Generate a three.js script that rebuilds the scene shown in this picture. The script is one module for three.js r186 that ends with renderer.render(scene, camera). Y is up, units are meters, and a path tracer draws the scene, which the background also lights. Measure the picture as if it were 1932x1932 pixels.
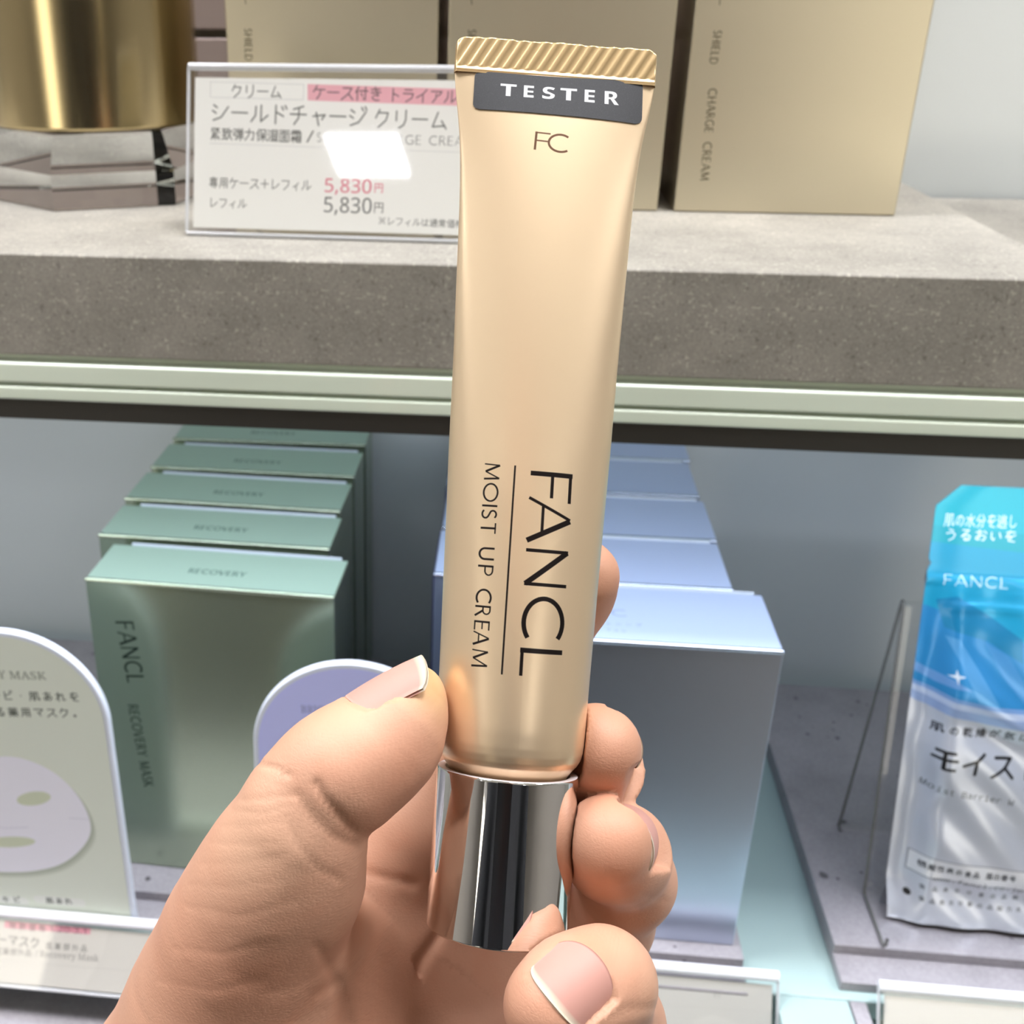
import * as THREE from 'three';
import { RoundedBoxGeometry } from 'three/addons/geometries/RoundedBoxGeometry.js';
import { mergeGeometries } from 'three/addons/utils/BufferGeometryUtils.js';
import { RectAreaLightUniformsLib } from 'three/addons/lights/RectAreaLightUniformsLib.js';

// ---------- camera, lights, exposure ----------
RectAreaLightUniformsLib.init();
const scene = new THREE.Scene();
const renderer = new THREE.WebGLRenderer({ antialias: true });
renderer.toneMapping = THREE.LinearToneMapping;
renderer.toneMappingExposure = 0.98;
renderer.shadowMap.enabled = true;
scene.background = new THREE.Color(0x000000);

const FOCAL = 2150, PPX = 715, PPY = 966;                       // lens in photo pixels, lens shift
const EYE = new THREE.Vector3(-0.0002, 0.0778, 0.3515);
const pitch = Math.atan(991 / 2150), yaw = THREE.MathUtils.degToRad(6.63);
const FWD = new THREE.Vector3(-Math.sin(yaw) * Math.cos(pitch), -Math.sin(pitch), -Math.cos(yaw) * Math.cos(pitch));
const RIGHT = new THREE.Vector3(Math.cos(yaw), 0, -Math.sin(yaw));
const UP = new THREE.Vector3().crossVectors(RIGHT, FWD);
const camera = new THREE.PerspectiveCamera(2 * THREE.MathUtils.radToDeg(Math.atan(966 / FOCAL)), 1, 0.01, 30);
camera.position.copy(EYE);
camera.lookAt(EYE.clone().add(FWD));
camera.setViewOffset(1932, 1932, 966 - PPX, 966 - PPY, 1932, 1932);
camera.focus = 0.162;
camera.userData.fStop = 46;
scene.add(camera);

const CEIL_Y = 1.26, FLOOR_Y = -1.22;
const roomLights = [];
for (const [x, z, w, h, p] of [[-0.57, 2.33, 0.19, 0.23, 16], [1.25, 2.33, 0.19, 0.23, 16], [-2.2, 2.33, 0.19, 0.23, 16], [-0.62, 0.16, 0.34, 0.34, 26], [0.28, 0.16, 0.34, 0.34, 26], [1.2, 0.16, 0.34, 0.34, 26], [-1.55, 0.16, 0.34, 0.34, 26]]) roomLights.push({ x, z, w, h, p });
const PANEL_GLOW = 16, LED_POWER = 30;

// ---------- small helpers ----------
const V3 = (x, y, z) => new THREE.Vector3(x, y, z);
const ray = (px, py) => FWD.clone().addScaledVector(RIGHT, (px - PPX) / FOCAL).addScaledVector(UP, -(py - PPY) / FOCAL);
const at = (px, py, d) => EYE.clone().addScaledVector(ray(px, py), d);            // depth along the view axis, metres
const onPlane = (px, py, p0, n) => { const r = ray(px, py); return EYE.clone().addScaledVector(r, p0.clone().sub(EYE).dot(n) / r.dot(n)); };
const onY = (px, py, y) => onPlane(px, py, V3(0, y, 0), V3(0, 1, 0));
const onZ = (px, py, z) => onPlane(px, py, V3(0, 0, z), V3(0, 0, 1));
const cam = (r, u, b) => V3(0, 0, 0).addScaledVector(RIGHT, r).addScaledVector(UP, u).addScaledVector(FWD, -b);
let seed = 12345;
const rnd = () => { seed = (seed * 1664525 + 1013904223) >>> 0; return seed / 4294967296; };
const names = {};
const numbered = (n) => { names[n] = (names[n] ?? -1) + 1; return names[n] ? n + '_' + String(names[n]).padStart(3, '0') : n; };
const std = (o) => new THREE.MeshStandardMaterial(o), phy = (o) => new THREE.MeshPhysicalMaterial(o);
function mesh(name, geometry, material, parent) {
  const m = new THREE.Mesh(geometry, material);
  m.name = name; m.castShadow = m.receiveShadow = true;
  if (parent) parent.add(m);
  return m;
}
function thing(name, label, category, group, pos) {
  const g = new THREE.Group();
  g.name = numbered(name); g.userData = { label, category };
  if (group) g.userData.group = group;
  if (pos) g.position.copy(pos);
  scene.add(g);
  return g;
}
function struct(name, geometry, material) { const m = mesh(name, geometry, material, scene); m.userData.kind = 'structure'; return m; }
// box from min to max corners with small rounding; uv in metres
function boxG(x0, x1, y0, y1, z0, z1, r = 0, seg = 2) {
  const g = r ? new RoundedBoxGeometry(x1 - x0, y1 - y0, z1 - z0, seg, r) : new THREE.BoxGeometry(x1 - x0, y1 - y0, z1 - z0);
  g.translate((x0 + x1) / 2, (y0 + y1) / 2, (z0 + z1) / 2);
  return metreUV(g);
}
function metreUV(g) {
  const p = g.attributes.position, n = g.attributes.normal, uv = new Float32Array(p.count * 2);
  for (let i = 0; i < p.count; i++) {
    const ax = Math.abs(n.getX(i)), ay = Math.abs(n.getY(i)), az = Math.abs(n.getZ(i));
    const [u, v] = ay >= ax && ay >= az ? [p.getX(i), p.getZ(i)] : ax >= az ? [p.getZ(i), p.getY(i)] : [p.getX(i), p.getY(i)];
    uv[i * 2] = u; uv[i * 2 + 1] = v;
  }
  g.setAttribute('uv', new THREE.BufferAttribute(uv, 2));
  return g;
}
// sheet geometry spanned by origin (top left), right and down vectors
function sheet(o, ux, uy, thick) {
  const n = V3().crossVectors(uy, ux).normalize();       // faces the viewer when right x down
  const a = o, b = o.clone().add(ux), c = o.clone().add(ux).add(uy), d = o.clone().add(uy), pos = [], uv = [], idx = [];
  const quad = (p, q, r, s, t) => { const k = pos.length / 3; for (const v of [p, q, r, s]) pos.push(v.x, v.y, v.z); uv.push(...(t || [0, 0, 0, 0, 0, 0, 0, 0])); idx.push(k, k + 2, k + 1, k, k + 3, k + 2); };
  const bk = (v) => v.clone().addScaledVector(n, -thick);
  quad(a, b, c, d, [0, 1, 1, 1, 1, 0, 0, 0]);
  quad(bk(b), bk(a), bk(d), bk(c), [0, 1, 0, 1, 0, 1, 0, 1]);
  quad(bk(a), bk(b), b, a); quad(d, c, bk(c), bk(d)); quad(bk(a), a, d, bk(d)); quad(b, bk(b), bk(c), c);
  const g = new THREE.BufferGeometry();
  g.setAttribute('position', new THREE.Float32BufferAttribute(pos, 3));
  g.setAttribute('uv', new THREE.Float32BufferAttribute(uv, 2));
  g.setIndex(idx);
  const f = g.toNonIndexed(); f.computeVertexNormals();
  return f;
}

// ---------- noise textures ----------
const hash2 = (x, y, s) => { let h = Math.imul(x, 374761393) ^ Math.imul(y, 668265263) ^ Math.imul(s, 2147483647 ^ 0x5bd1e995); h = Math.imul(h ^ (h >>> 13), 1274126177); return ((h ^ (h >>> 16)) >>> 0) / 4294967296; };
function vnoise(x, y, per, s) {
  const ix = Math.floor(x), iy = Math.floor(y), fx = x - ix, fy = y - iy, sx = fx * fx * (3 - 2 * fx), sy = fy * fy * (3 - 2 * fy), m = (a) => ((a % per) + per) % per;
  const a = hash2(m(ix), m(iy), s), b = hash2(m(ix + 1), m(iy), s), c = hash2(m(ix), m(iy + 1), s), d = hash2(m(ix + 1), m(iy + 1), s);
  return a + (b - a) * sx + (c - a) * sy + (a - b - c + d) * sx * sy;
}
function texture(n, f, srgb = true) {
  const data = new Uint8Array(n * n * 4);
  for (let y = 0; y < n; y++) for (let x = 0; x < n; x++) { const c = f(x / n, y / n), i = (y * n + x) * 4; data[i] = c[0]; data[i + 1] = c[1]; data[i + 2] = c[2]; data[i + 3] = 255; }
  const t = new THREE.DataTexture(data, n, n);
  t.wrapS = t.wrapT = THREE.RepeatWrapping; t.magFilter = THREE.LinearFilter; t.minFilter = THREE.LinearMipmapLinearFilter;
  if (srgb) t.colorSpace = THREE.SRGBColorSpace;
  t.needsUpdate = true;
  return t;
}
const clamp = (x, a = 0, b = 1) => Math.min(b, Math.max(a, x)), lerp = (a, b, t) => a + (b - a) * t, smooth = (a, b, x) => { const t = clamp((x - a) / (b - a)); return t * t * (3 - 2 * t); };
// grey stone laminate: soft clouds, fine pale and dark flecks (tile 0.16 m)
const stoneTex = texture(768, (u, v) => {
  const cl = 0.5 * vnoise(u * 6, v * 6, 6, 1) + 0.3 * vnoise(u * 17, v * 17, 17, 2) + 0.2 * vnoise(u * 41, v * 41, 41, 3);
  const fine = vnoise(u * 260, v * 260, 260, 4), fleck = vnoise(u * 230, v * 230, 230, 5), dark = vnoise(u * 190, v * 190, 190, 6);
  let k = 1 + (cl - 0.5) * 0.22 + (fine - 0.5) * 0.1;
  k += smooth(0.76, 0.95, fleck) * 0.2; k -= smooth(0.8, 0.97, dark) * 0.16;
  return [clamp(157 * k, 0, 255), clamp(153 * k, 0, 255), clamp(143 * k, 0, 255)];
});
stoneTex.repeat.set(6, 6);
// pale lilac terrazzo with dark pits (tile 0.2 m)
const pits = [];
for (let i = 0; i < 70; i++) pits.push([rnd(), rnd(), 0.003 + 0.011 * rnd() ** 3, 0.5 + 0.5 * rnd()]);
const terrazzoTex = texture(1024, (u, v) => {
  const cl = 0.6 * vnoise(u * 5, v * 5, 5, 11) + 0.4 * vnoise(u * 19, v * 19, 19, 12), fine = vnoise(u * 200, v * 200, 200, 13), wob = vnoise(u * 90, v * 90, 90, 14);
  let k = 1 + (cl - 0.5) * 0.16 + (fine - 0.5) * 0.08, pit = 0;
  for (const [a, b, r, q] of pits) { let du = Math.abs(u - a), dv = Math.abs(v - b); du = Math.min(du, 1 - du); dv = Math.min(dv, 1 - dv); const d = Math.hypot(du, dv) + (wob - 0.5) * 0.006; if (d < r) pit = Math.max(pit, q * smooth(r, r * 0.55, d)); }
  k *= 1 - 0.55 * pit;
  return [clamp(160 * k, 0, 255), clamp(156 * k, 0, 255), clamp(160 * k, 0, 255)];
});
terrazzoTex.repeat.set(5, 5);
const stoneM = std({ map: stoneTex, roughness: 0.62, bumpMap: stoneTex, bumpScale: 0.0002 });
const terrazzoM = std({ map: terrazzoTex, roughness: 0.5 });
const grainTex = texture(256, (u, v) => { const k = 128 + (vnoise(u * 128, v * 128, 128, 21) - 0.5) * 150 + (vnoise(u * 64, v * 64, 64, 22) - 0.5) * 90; return [k, k, k]; }, false);
grainTex.repeat.set(40, 40);
// ---------- lettering: brush-stroke kana and kanji on a 10 x 10 grid, flared roman capitals ----------
const DAKU = [[6.8, 0.6, 7.6, 2], [8.5, 0.2, 9.3, 1.6]];
const KANA = {
  'ク': [[3.5, 1, 1.5, 5], [3, 2.5, 8, 2.5, 7, 6, 3, 9.5]], 'リ': [[2.5, 1.5, 2.5, 6], [7.5, 1, 7.5, 5.5, 6.5, 8, 4, 9.5]], 'ー': [[1, 5, 9, 5]],
  'ム': [[4.5, 1.5, 1.8, 8.4, 8.3, 7.8], [6.5, 5.5, 9, 9.2]], 'ケ': [[3.5, 1, 1, 5], [2.5, 3.5, 9, 3.5], [6, 3.5, 5.7, 6.5, 3.5, 9.5]], 'ス': [[2, 2, 8, 2, 6, 5.5, 1, 9.5], [5.7, 5.5, 9, 9.2]],
  'ト': [[4, 1, 4, 9.5], [4, 4, 8, 6]], 'ラ': [[2.5, 1.5, 7.5, 1.5], [1.5, 4, 8.5, 4, 7.5, 7, 3.5, 9.5]], 'イ': [[8, 1, 5.5, 4, 1, 6.5], [5.5, 4, 5.5, 9.5]], 'ア': [[1.5, 2, 8.8, 2, 7.5, 4, 6, 5], [5, 3.5, 4.8, 6.5, 2.5, 9.3]],
  'ル': [[3.3, 1.8, 3.2, 6, 1, 9], [6, 1.2, 6, 8.8, 9.5, 5.8]], 'シ': [[1.5, 1.8, 3.3, 3], [1, 4.5, 2.8, 5.6], [1.5, 9, 5.5, 7.5, 9, 2.5]], 'ド': [[3.5, 1, 3.5, 9.5], [3.5, 4, 7.5, 6], [6.5, 1.5, 7.3, 3], [8.2, 1, 9, 2.5]],
  'チ': [[7.5, 1, 2.5, 2.5], [1, 4.8, 9, 4.8], [5.3, 2, 5.2, 6.5, 3, 9.5]], 'ャ': [[2.5, 5.4, 8.5, 4.6, 7, 6.8], [4, 3.6, 5.5, 9.6]], 'レ': [[2.5, 1.2, 2.5, 9, 6, 7.5, 9, 4.5]], 'フ': [[1.5, 2, 8.5, 2, 7.5, 6, 3.5, 9.5]],
  'ィ': [[7.5, 3.4, 5.5, 5.5, 2.5, 7.1], [5.5, 5.5, 5.5, 9.8]], 'モ': [[2, 2, 8, 2], [1.2, 5, 9, 5], [4.5, 2, 4.5, 8.8, 8.5, 8.8]], 'ニ': [[2, 3, 8, 3], [1, 8, 9, 8]], 'キ': [[2, 3, 8, 2.3], [1, 6, 9, 5.2], [4.5, 1, 6, 9.5]],
  'ビ': [[2.5, 1.2, 2.5, 8.8, 8, 8.8], [7.4, 3.2, 2.5, 5.2], ...DAKU], 'マ': [[1, 2, 9, 2, 5.5, 6], [4, 4.8, 6.5, 8.5]], 'ン': [[1.5, 2, 4, 3.8], [1.5, 9, 6, 7, 9, 3]],
  'の': [[5.2, 2.2, 4.5, 7, 2.8, 8, 1.5, 6, 3, 3, 6, 2, 8.5, 4, 8.3, 7, 6, 9]], 'を': [[2, 2.2, 8, 1.8], [4.8, 0.8, 2, 6, 4, 4.8, 5.5, 5.2, 5.6, 7], [8.5, 4, 4, 6.5, 4, 8.5, 8.2, 9.2]],
  'あ': [[2, 2.5, 8, 2], [4.5, 0.8, 4.5, 9], [7, 4, 5, 8, 2.5, 8.8, 1.8, 7, 4, 4.8, 7.5, 4.8, 8.8, 6.8, 6.5, 9.2]], 'れ': [[3, 1, 3, 9.5], [1, 3.3, 4, 2.8, 1, 8], [4, 4.5, 6.5, 2.5, 7, 4, 6.8, 8.5, 9, 8]],
  'す': [[1, 2.5, 9, 2.2], [5.5, 0.8, 5.5, 5.5, 4.3, 6, 3.8, 5, 5, 4.2, 5.7, 6, 4.5, 9.5]], 'る': [[2.5, 1.5, 7, 1.5, 2, 6.5, 5.5, 4.8, 8, 6, 7.5, 8.8, 4.5, 9.2, 4, 7.8, 5.8, 7.6, 6.3, 9]],
  'が': [[1, 3.5, 6, 3, 5.5, 8.5, 4, 8.5], [4, 1, 1.5, 9], [7, 3.5, 8.5, 6], [7.3, 1, 8, 2.2], [8.8, 0.6, 9.5, 1.8]], 'う': [[3.5, 1.2, 6.5, 2], [2, 4.5, 6, 3.5, 8, 5, 7, 8, 4, 9.8]],
  'お': [[1.5, 2.8, 6, 2.4], [3.8, 0.8, 3.8, 8.5, 1.8, 8, 2, 6.3, 6, 4.8, 8.5, 6.2, 7.5, 8.8, 5.8, 8.6], [7.3, 1.8, 9, 3.5]], 'い': [[2, 2.5, 2.2, 7, 3.8, 8.5, 4.2, 7], [7.5, 2.8, 8.8, 6.5]], 'に': [[2, 1.5, 1.8, 8, 2.5, 9], [4.5, 3, 8.5, 2.8], [4.2, 7, 5, 8.5, 9, 8.3]],
  'し': [[3, 1, 3, 7.5, 4.5, 9, 7, 8.5, 8.5, 6.5]], 'は': [[2, 1.5, 1.8, 8, 2.4, 9], [4, 3.5, 9, 3.2], [6.8, 1, 6.8, 8, 5, 9, 4, 7.8, 5.5, 7, 9, 8.8]], 'き': [[2, 2.5, 8, 2], [2, 4.5, 8.5, 4], [4.5, 0.8, 7, 6.3, 4, 6], [3, 6.8, 3, 8, 5, 9.2, 7.5, 9]],
  '付': [[3, 1, 1, 4.5], [2.2, 3, 2.2, 9.5], [3.5, 3.5, 9.5, 3.5], [7.8, 1, 7.8, 9, 6.5, 8.5], [4.8, 5, 5.8, 6.8]], '円': [[1.5, 9.5, 1.5, 1.5, 8.5, 1.5, 8.5, 9, 7.5, 9.2], [5, 1.5, 5, 5], [1.5, 5, 8.5, 5]],
  '用': [[2.2, 1.5, 2.2, 6.5, 1, 9.5], [2.2, 1.5, 8.3, 1.5, 8.3, 9.3, 7.3, 9], [2.2, 4.2, 8.3, 4.2], [2.2, 6.7, 8.3, 6.7], [5.2, 1.5, 5.2, 9.5]],
  '専': [[1.5, 1.8, 8.5, 1.8], [5, 0.5, 5, 6], [2.3, 3, 7.7, 3, 7.7, 6, 2.3, 6, 2.3, 3], [2.3, 4.5, 7.7, 4.5], [1, 7.2, 9, 7.2], [6.8, 6, 6.8, 9.5, 5.5, 9], [3, 8, 4, 9]],
  '紧': [[2, 1, 2, 4], [3.7, 0.7, 3.7, 4.3], [5, 1.2, 8.2, 1.2, 5, 4.2], [5.5, 2, 8.8, 4.3], [4, 4.8, 2.5, 6, 6.5, 6], [6.5, 5, 2, 7.8, 8.2, 7.6], [5, 7.8, 5, 9.8], [3, 8.3, 1.5, 9.5], [7, 8.3, 8.5, 9.5]],
  '致': [[1, 1.5, 5.2, 1.5], [3, 1.5, 1.5, 4, 4.8, 3.8], [4, 3, 5, 4.5], [1.2, 6.3, 5, 6.3], [3, 4.5, 3, 8.8], [0.8, 9.2, 5.3, 8.4], [6.8, 0.8, 5.5, 4], [6.3, 2.8, 9.5, 2.8], [8.5, 2.8, 7.5, 6.5, 5, 9.5], [6.2, 4.5, 9.5, 9.5]],
  '弹': [[1, 1.5, 4, 1.5, 4, 3.8, 1.2, 3.8, 1, 6, 4, 6, 3.8, 9, 2.5, 9], [5.5, 0.8, 6.2, 2], [8.5, 0.8, 7.8, 2], [5.3, 2.5, 8.8, 2.5, 8.8, 6, 5.3, 6, 5.3, 2.5], [5.3, 4.2, 8.8, 4.2], [7, 2.5, 7, 9.8], [4.6, 7.6, 9.6, 7.6]],
  '力': [[1, 3.2, 8.5, 3.2, 8, 9, 6.5, 8.8], [4.5, 0.8, 4.2, 5.5, 1, 9.5]], '保': [[3, 0.8, 1, 4.5], [2.2, 3, 2.2, 9.6], [4.3, 1.2, 8.8, 1.2, 8.8, 4, 4.3, 4, 4.3, 1.2], [3.5, 5.8, 9.6, 5.8], [6.5, 4, 6.5, 9.7], [6.3, 6, 3.6, 9], [6.7, 6, 9.6, 9]],
  '湿': [[1, 1.2, 2.3, 2.3], [0.8, 3.8, 2, 4.8], [0.8, 9.3, 2.6, 6.2], [4, 1.2, 8.8, 1.2, 8.8, 4.8, 4, 4.8, 4, 1.2], [4, 3, 8.8, 3], [5.5, 5, 5.5, 9], [7.3, 5, 7.3, 9], [3.8, 6, 4.6, 8], [9, 6, 8.2, 8], [3, 9.2, 9.7, 9.2]],
  '面': [[0.8, 1.2, 9.2, 1.2], [5, 1.2, 4.5, 3], [1.3, 3, 8.7, 3, 8.7, 9.5, 1.3, 9.5, 1.3, 3], [3.7, 3, 3.7, 9.5], [6.3, 3, 6.3, 9.5], [3.7, 5.2, 6.3, 5.2], [3.7, 7.3, 6.3, 7.3]],
  '霜': [[1.8, 1, 8.2, 1], [1, 4, 1, 2.3, 9, 2.3, 9, 4], [5, 1, 5, 4.2], [2.3, 3.2, 3.8, 3.2], [6.2, 3.2, 7.8, 3.2], [0.8, 6.3, 4.8, 6.3], [2.8, 4.8, 2.8, 9.8], [2.6, 6.5, 0.8, 8.8], [3, 6.5, 4.8, 8.3], [5.5, 5, 9, 5, 9, 9.6, 5.5, 9.6, 5.5, 5], [5.5, 6.5, 9, 6.5], [5.5, 8, 9, 8]],
  '通': [[1, 1.3, 2.3, 2.5], [0.8, 4.2, 2.4, 4.2, 2.2, 7.8, 0.8, 9], [2.2, 8, 4, 9.3, 9.6, 9.3], [4, 1.2, 8.6, 1.2, 6.5, 2.6], [4, 8.2, 4, 3, 8.8, 3, 8.8, 8], [4, 4.7, 8.8, 4.7], [4, 6.3, 8.8, 6.3], [6.4, 3, 6.4, 8]],
  '常': [[5, 0.6, 5, 2.8], [2.5, 1, 3.4, 2.3], [7.5, 1, 6.6, 2.3], [1, 4.5, 1, 3, 9, 3, 9, 4.5], [3, 4.3, 7, 4.3, 7, 6, 3, 6, 3, 4.3], [1.8, 9.3, 1.8, 7.2, 8.2, 7.2, 8.2, 9, 7.3, 9], [5, 6, 5, 9.8]],
  '価': [[3, 0.8, 1, 4.5], [2.2, 3, 2.2, 9.6], [3.8, 1.5, 9.5, 1.5], [4.2, 4, 9, 4, 9, 9.3, 4.2, 9.3, 4.2, 4], [5.7, 1.5, 5.7, 9.3], [7.5, 1.5, 7.5, 9.3]],
  '格': [[0.8, 3, 4.3, 3], [2.5, 0.8, 2.5, 9.6], [2.4, 3.5, 0.8, 6.8], [2.8, 4, 4.2, 5.5], [6.3, 0.8, 4.6, 3.8], [5.8, 2.2, 8.8, 2.2, 7.5, 4.5, 4.5, 6.5], [5.5, 3, 9.6, 6.3], [5.6, 6.5, 8.7, 6.5, 8.7, 9.4, 5.6, 9.4, 5.6, 6.5]],
  '肌': [[1.8, 1.3, 1.8, 6.5, 0.8, 9.5], [1.8, 1.3, 4.6, 1.3, 4.6, 9.2, 3.8, 9], [1.8, 3.8, 4.6, 3.8], [1.8, 6.2, 4.6, 6.2], [6.2, 1.3, 6.2, 6, 5.2, 9.3], [6.2, 1.3, 8.3, 1.3, 8.3, 8.5, 9.5, 8.8, 9.6, 7]],
  '薬': [[1, 1.8, 9, 1.8], [3.3, 0.8, 3.3, 2.8], [6.7, 0.8, 6.7, 2.8], [3.5, 3.4, 6.5, 3.4, 6.5, 6, 3.5, 6, 3.5, 3.4], [3.5, 4.7, 6.5, 4.7], [1.2, 3.5, 2.5, 4.5], [1, 6, 2.6, 5.3], [8.8, 3.5, 7.5, 4.5], [9, 6, 7.4, 5.3], [1, 7, 9, 7], [5, 6, 5, 9.8], [4.8, 7.2, 1.2, 9.5], [5.2, 7.2, 8.8, 9.5]],
  '水': [[5, 0.8, 5, 9.2, 4, 8.8], [1, 3.5, 4, 3.5, 3, 6, 0.8, 8.5], [8.5, 2.5, 6, 4.5], [5.2, 3.5, 7, 6.8, 9.5, 8.8]], '分': [[3.8, 1, 1, 5], [6.2, 1, 9, 5], [2.5, 5, 7.5, 5, 7, 9.2, 5.8, 9], [4.5, 5, 4, 7.5, 2, 9.5]],
  '逃': [[1, 1.3, 2.3, 2.5], [0.8, 4.2, 2.4, 4.2, 2.2, 7.8, 0.8, 9], [2.2, 8, 4, 9.3, 9.6, 9.3], [5.5, 1, 5.5, 5.5, 3.8, 8], [7.2, 1, 7.2, 7.5, 9, 7.5, 9.2, 6.5], [3.8, 2, 4.8, 3.5], [3.6, 5.8, 5.2, 4.8], [9, 2, 7.8, 3.5], [7.6, 4.5, 9.2, 5.8]],
  '乾': [[1, 1.8, 5, 1.8], [3, 0.6, 3, 3], [1.3, 3.2, 4.7, 3.2, 4.7, 6.2, 1.3, 6.2, 1.3, 3.2], [1.3, 4.7, 4.7, 4.7], [0.8, 7.6, 5.2, 7.6], [3, 6.2, 3, 9.7], [6.5, 0.8, 5.5, 3.5], [6.2, 2.2, 9.5, 2.2], [6, 4.3, 8.8, 4.3, 6, 8.5, 6.8, 9.3, 9.3, 9.3, 9.5, 7.8]],
  '燥': [[1, 3.5, 1.2, 5], [4, 2.8, 3.3, 4.5], [2.4, 1, 2.4, 5.5, 0.8, 9.5], [2.5, 6, 4, 8], [5.8, 0.9, 8, 0.9, 8, 2.8, 5.8, 2.8, 5.8, 0.9], [4.6, 3.5, 6.5, 3.5, 6.5, 5.3, 4.6, 5.3, 4.6, 3.5], [7.4, 3.5, 9.4, 3.5, 9.4, 5.3, 7.4, 5.3, 7.4, 3.5], [4.3, 6.7, 9.7, 6.7], [7, 5.5, 7, 9.8], [6.8, 7, 4.4, 9.3], [7.2, 7, 9.6, 9.3]],
  '気': [[3, 0.6, 1, 3.5], [2.3, 2, 9, 2], [2.3, 3.6, 8, 3.6], [1.3, 5.2, 7.5, 5.2, 7.6, 8, 8.8, 9.4, 9.4, 7.5], [2, 6.5, 6, 9.3], [6, 6.3, 1.5, 9.5]],
  '特': [[1.8, 1.2, 1, 4], [1.2, 2.8, 4.3, 2.8], [2.8, 0.8, 2.8, 9.6], [0.8, 6.6, 4.3, 5.6], [5, 2, 9.2, 2], [7, 0.6, 7, 4], [4.6, 4, 9.7, 4], [4.6, 6, 9.5, 6], [8.2, 4, 8.2, 9.3, 7, 9], [5.5, 7, 6.4, 8.3]],
  '別': [[1.2, 1.2, 4.8, 1.2, 4.8, 4, 1.2, 4, 1.2, 1.2], [1, 5.5, 5, 5.5, 4.6, 9.2, 3.5, 9], [3, 4, 2.8, 6.5, 0.8, 9.5], [6.7, 1.5, 6.7, 7], [9, 0.8, 9, 9.3, 8, 9]],
  '医': [[9, 1.2, 1.2, 1.2, 1.2, 9.3, 9.2, 9.3], [4, 2, 2.8, 4], [3.5, 3, 7.8, 3], [2.3, 5.3, 8.6, 5.3], [5.5, 3, 5.3, 5.5, 2.8, 8.3], [5.6, 5.6, 8.5, 8.3]],
  '部': [[1, 2, 5.5, 2], [3.2, 0.7, 3.2, 2], [2, 2.5, 2.6, 4], [4.6, 2.5, 4, 4], [0.8, 4.5, 5.8, 4.5], [1.5, 6, 5, 6, 5, 9.2, 1.5, 9.2, 1.5, 6], [6.8, 1.2, 6.8, 9.8], [6.8, 1.2, 9.2, 1.2, 8, 4.2, 9.3, 6.5, 8.3, 7.8, 7.2, 7.3]],
  '外': [[3, 0.8, 1, 5], [2.3, 2.8, 5, 2.8, 3.5, 7, 1, 9.5], [2, 4.5, 3.5, 6], [7, 0.8, 7, 9.7], [7, 4, 9.3, 6]], '品': [[3, 0.9, 7, 0.9, 7, 4, 3, 4, 3, 0.9], [0.9, 5.5, 4.3, 5.5, 4.3, 9.3, 0.9, 9.3, 0.9, 5.5], [5.7, 5.5, 9.1, 5.5, 9.1, 9.3, 5.7, 9.3, 5.7, 5.5]],
  '表': [[1.5, 2, 8.5, 2], [2, 3.5, 8, 3.5], [1, 5.2, 9, 5.2], [5, 0.7, 5, 5.2], [4.5, 5.2, 1, 8], [3.2, 6.8, 3.2, 9.5, 5.2, 8.6], [8, 6, 6.4, 7.2], [5, 5.5, 9.3, 9.5]], '示': [[2.5, 1.5, 7.5, 1.5], [1, 4, 9, 4], [5, 4, 5, 9.3, 4, 9], [3, 5.8, 1.3, 8.5], [7, 5.8, 8.7, 8.5]],
  '食': [[5, 0.6, 1, 4], [5, 0.6, 9, 4], [5, 2.3, 5, 3.8], [3, 3.8, 7.2, 3.8, 7.2, 6.8, 3, 6.8], [3, 5.3, 7.2, 5.3], [3, 3.8, 3, 9.3, 5.2, 8.5], [8, 7, 6.4, 7.8], [5, 7, 9, 9.6]],
  '届': [[1.8, 1.2, 8.6, 1.2, 8.6, 3.2, 1.8, 3.2], [1.8, 1.2, 1.8, 6, 0.8, 9.5], [3.5, 5, 8.7, 5, 8.7, 9.4, 3.5, 9.4, 3.5, 5], [6, 3.8, 6, 9.4], [3.5, 7.2, 8.7, 7.2]], '出': [[5, 0.8, 5, 9], [2, 2, 2, 4.6, 8, 4.6, 8, 2], [1.2, 5.8, 1.2, 9, 8.8, 9, 8.8, 5.8]],
  '番': [[7.5, 0.8, 2.5, 1.5], [1, 3.2, 9, 3.2], [5, 1.2, 5, 9.5], [4.8, 3.4, 1, 5.5], [5.2, 3.4, 9, 5.5], [2.3, 5.5, 7.7, 5.5, 7.7, 9.5, 2.3, 9.5, 2.3, 5.5], [2.3, 7.5, 7.7, 7.5]], '号': [[2.8, 1, 7.2, 1, 7.2, 3.6, 2.8, 3.6, 2.8, 1], [1, 5, 9, 5], [4, 5, 3.5, 6.8, 7.5, 6.8, 7, 9.2, 5.5, 9]],
  '性': [[2.2, 0.8, 2.2, 9.6], [1, 2.8, 1.2, 4.8], [3, 2.5, 3.6, 4], [5.2, 1.2, 4.2, 4.2], [4.8, 3, 9.2, 3], [6.8, 0.7, 6.8, 9.2], [4.8, 6, 9, 6], [3.8, 9.2, 9.7, 9.2]],
  '能': [[2.5, 0.8, 1, 3, 4.4, 2.8], [3.6, 1.8, 4.6, 3.2], [1.2, 4.2, 1.2, 9.6], [1.2, 4.2, 4.5, 4.2, 4.5, 9.4], [1.2, 6, 4.5, 6], [1.2, 7.7, 4.5, 7.7], [6, 0.8, 6, 4, 9, 4, 9.2, 3], [8.8, 1.3, 6.2, 2.6], [6, 5.4, 6, 9, 9, 9, 9.2, 7.8], [8.8, 6, 6.2, 7.3]],
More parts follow.
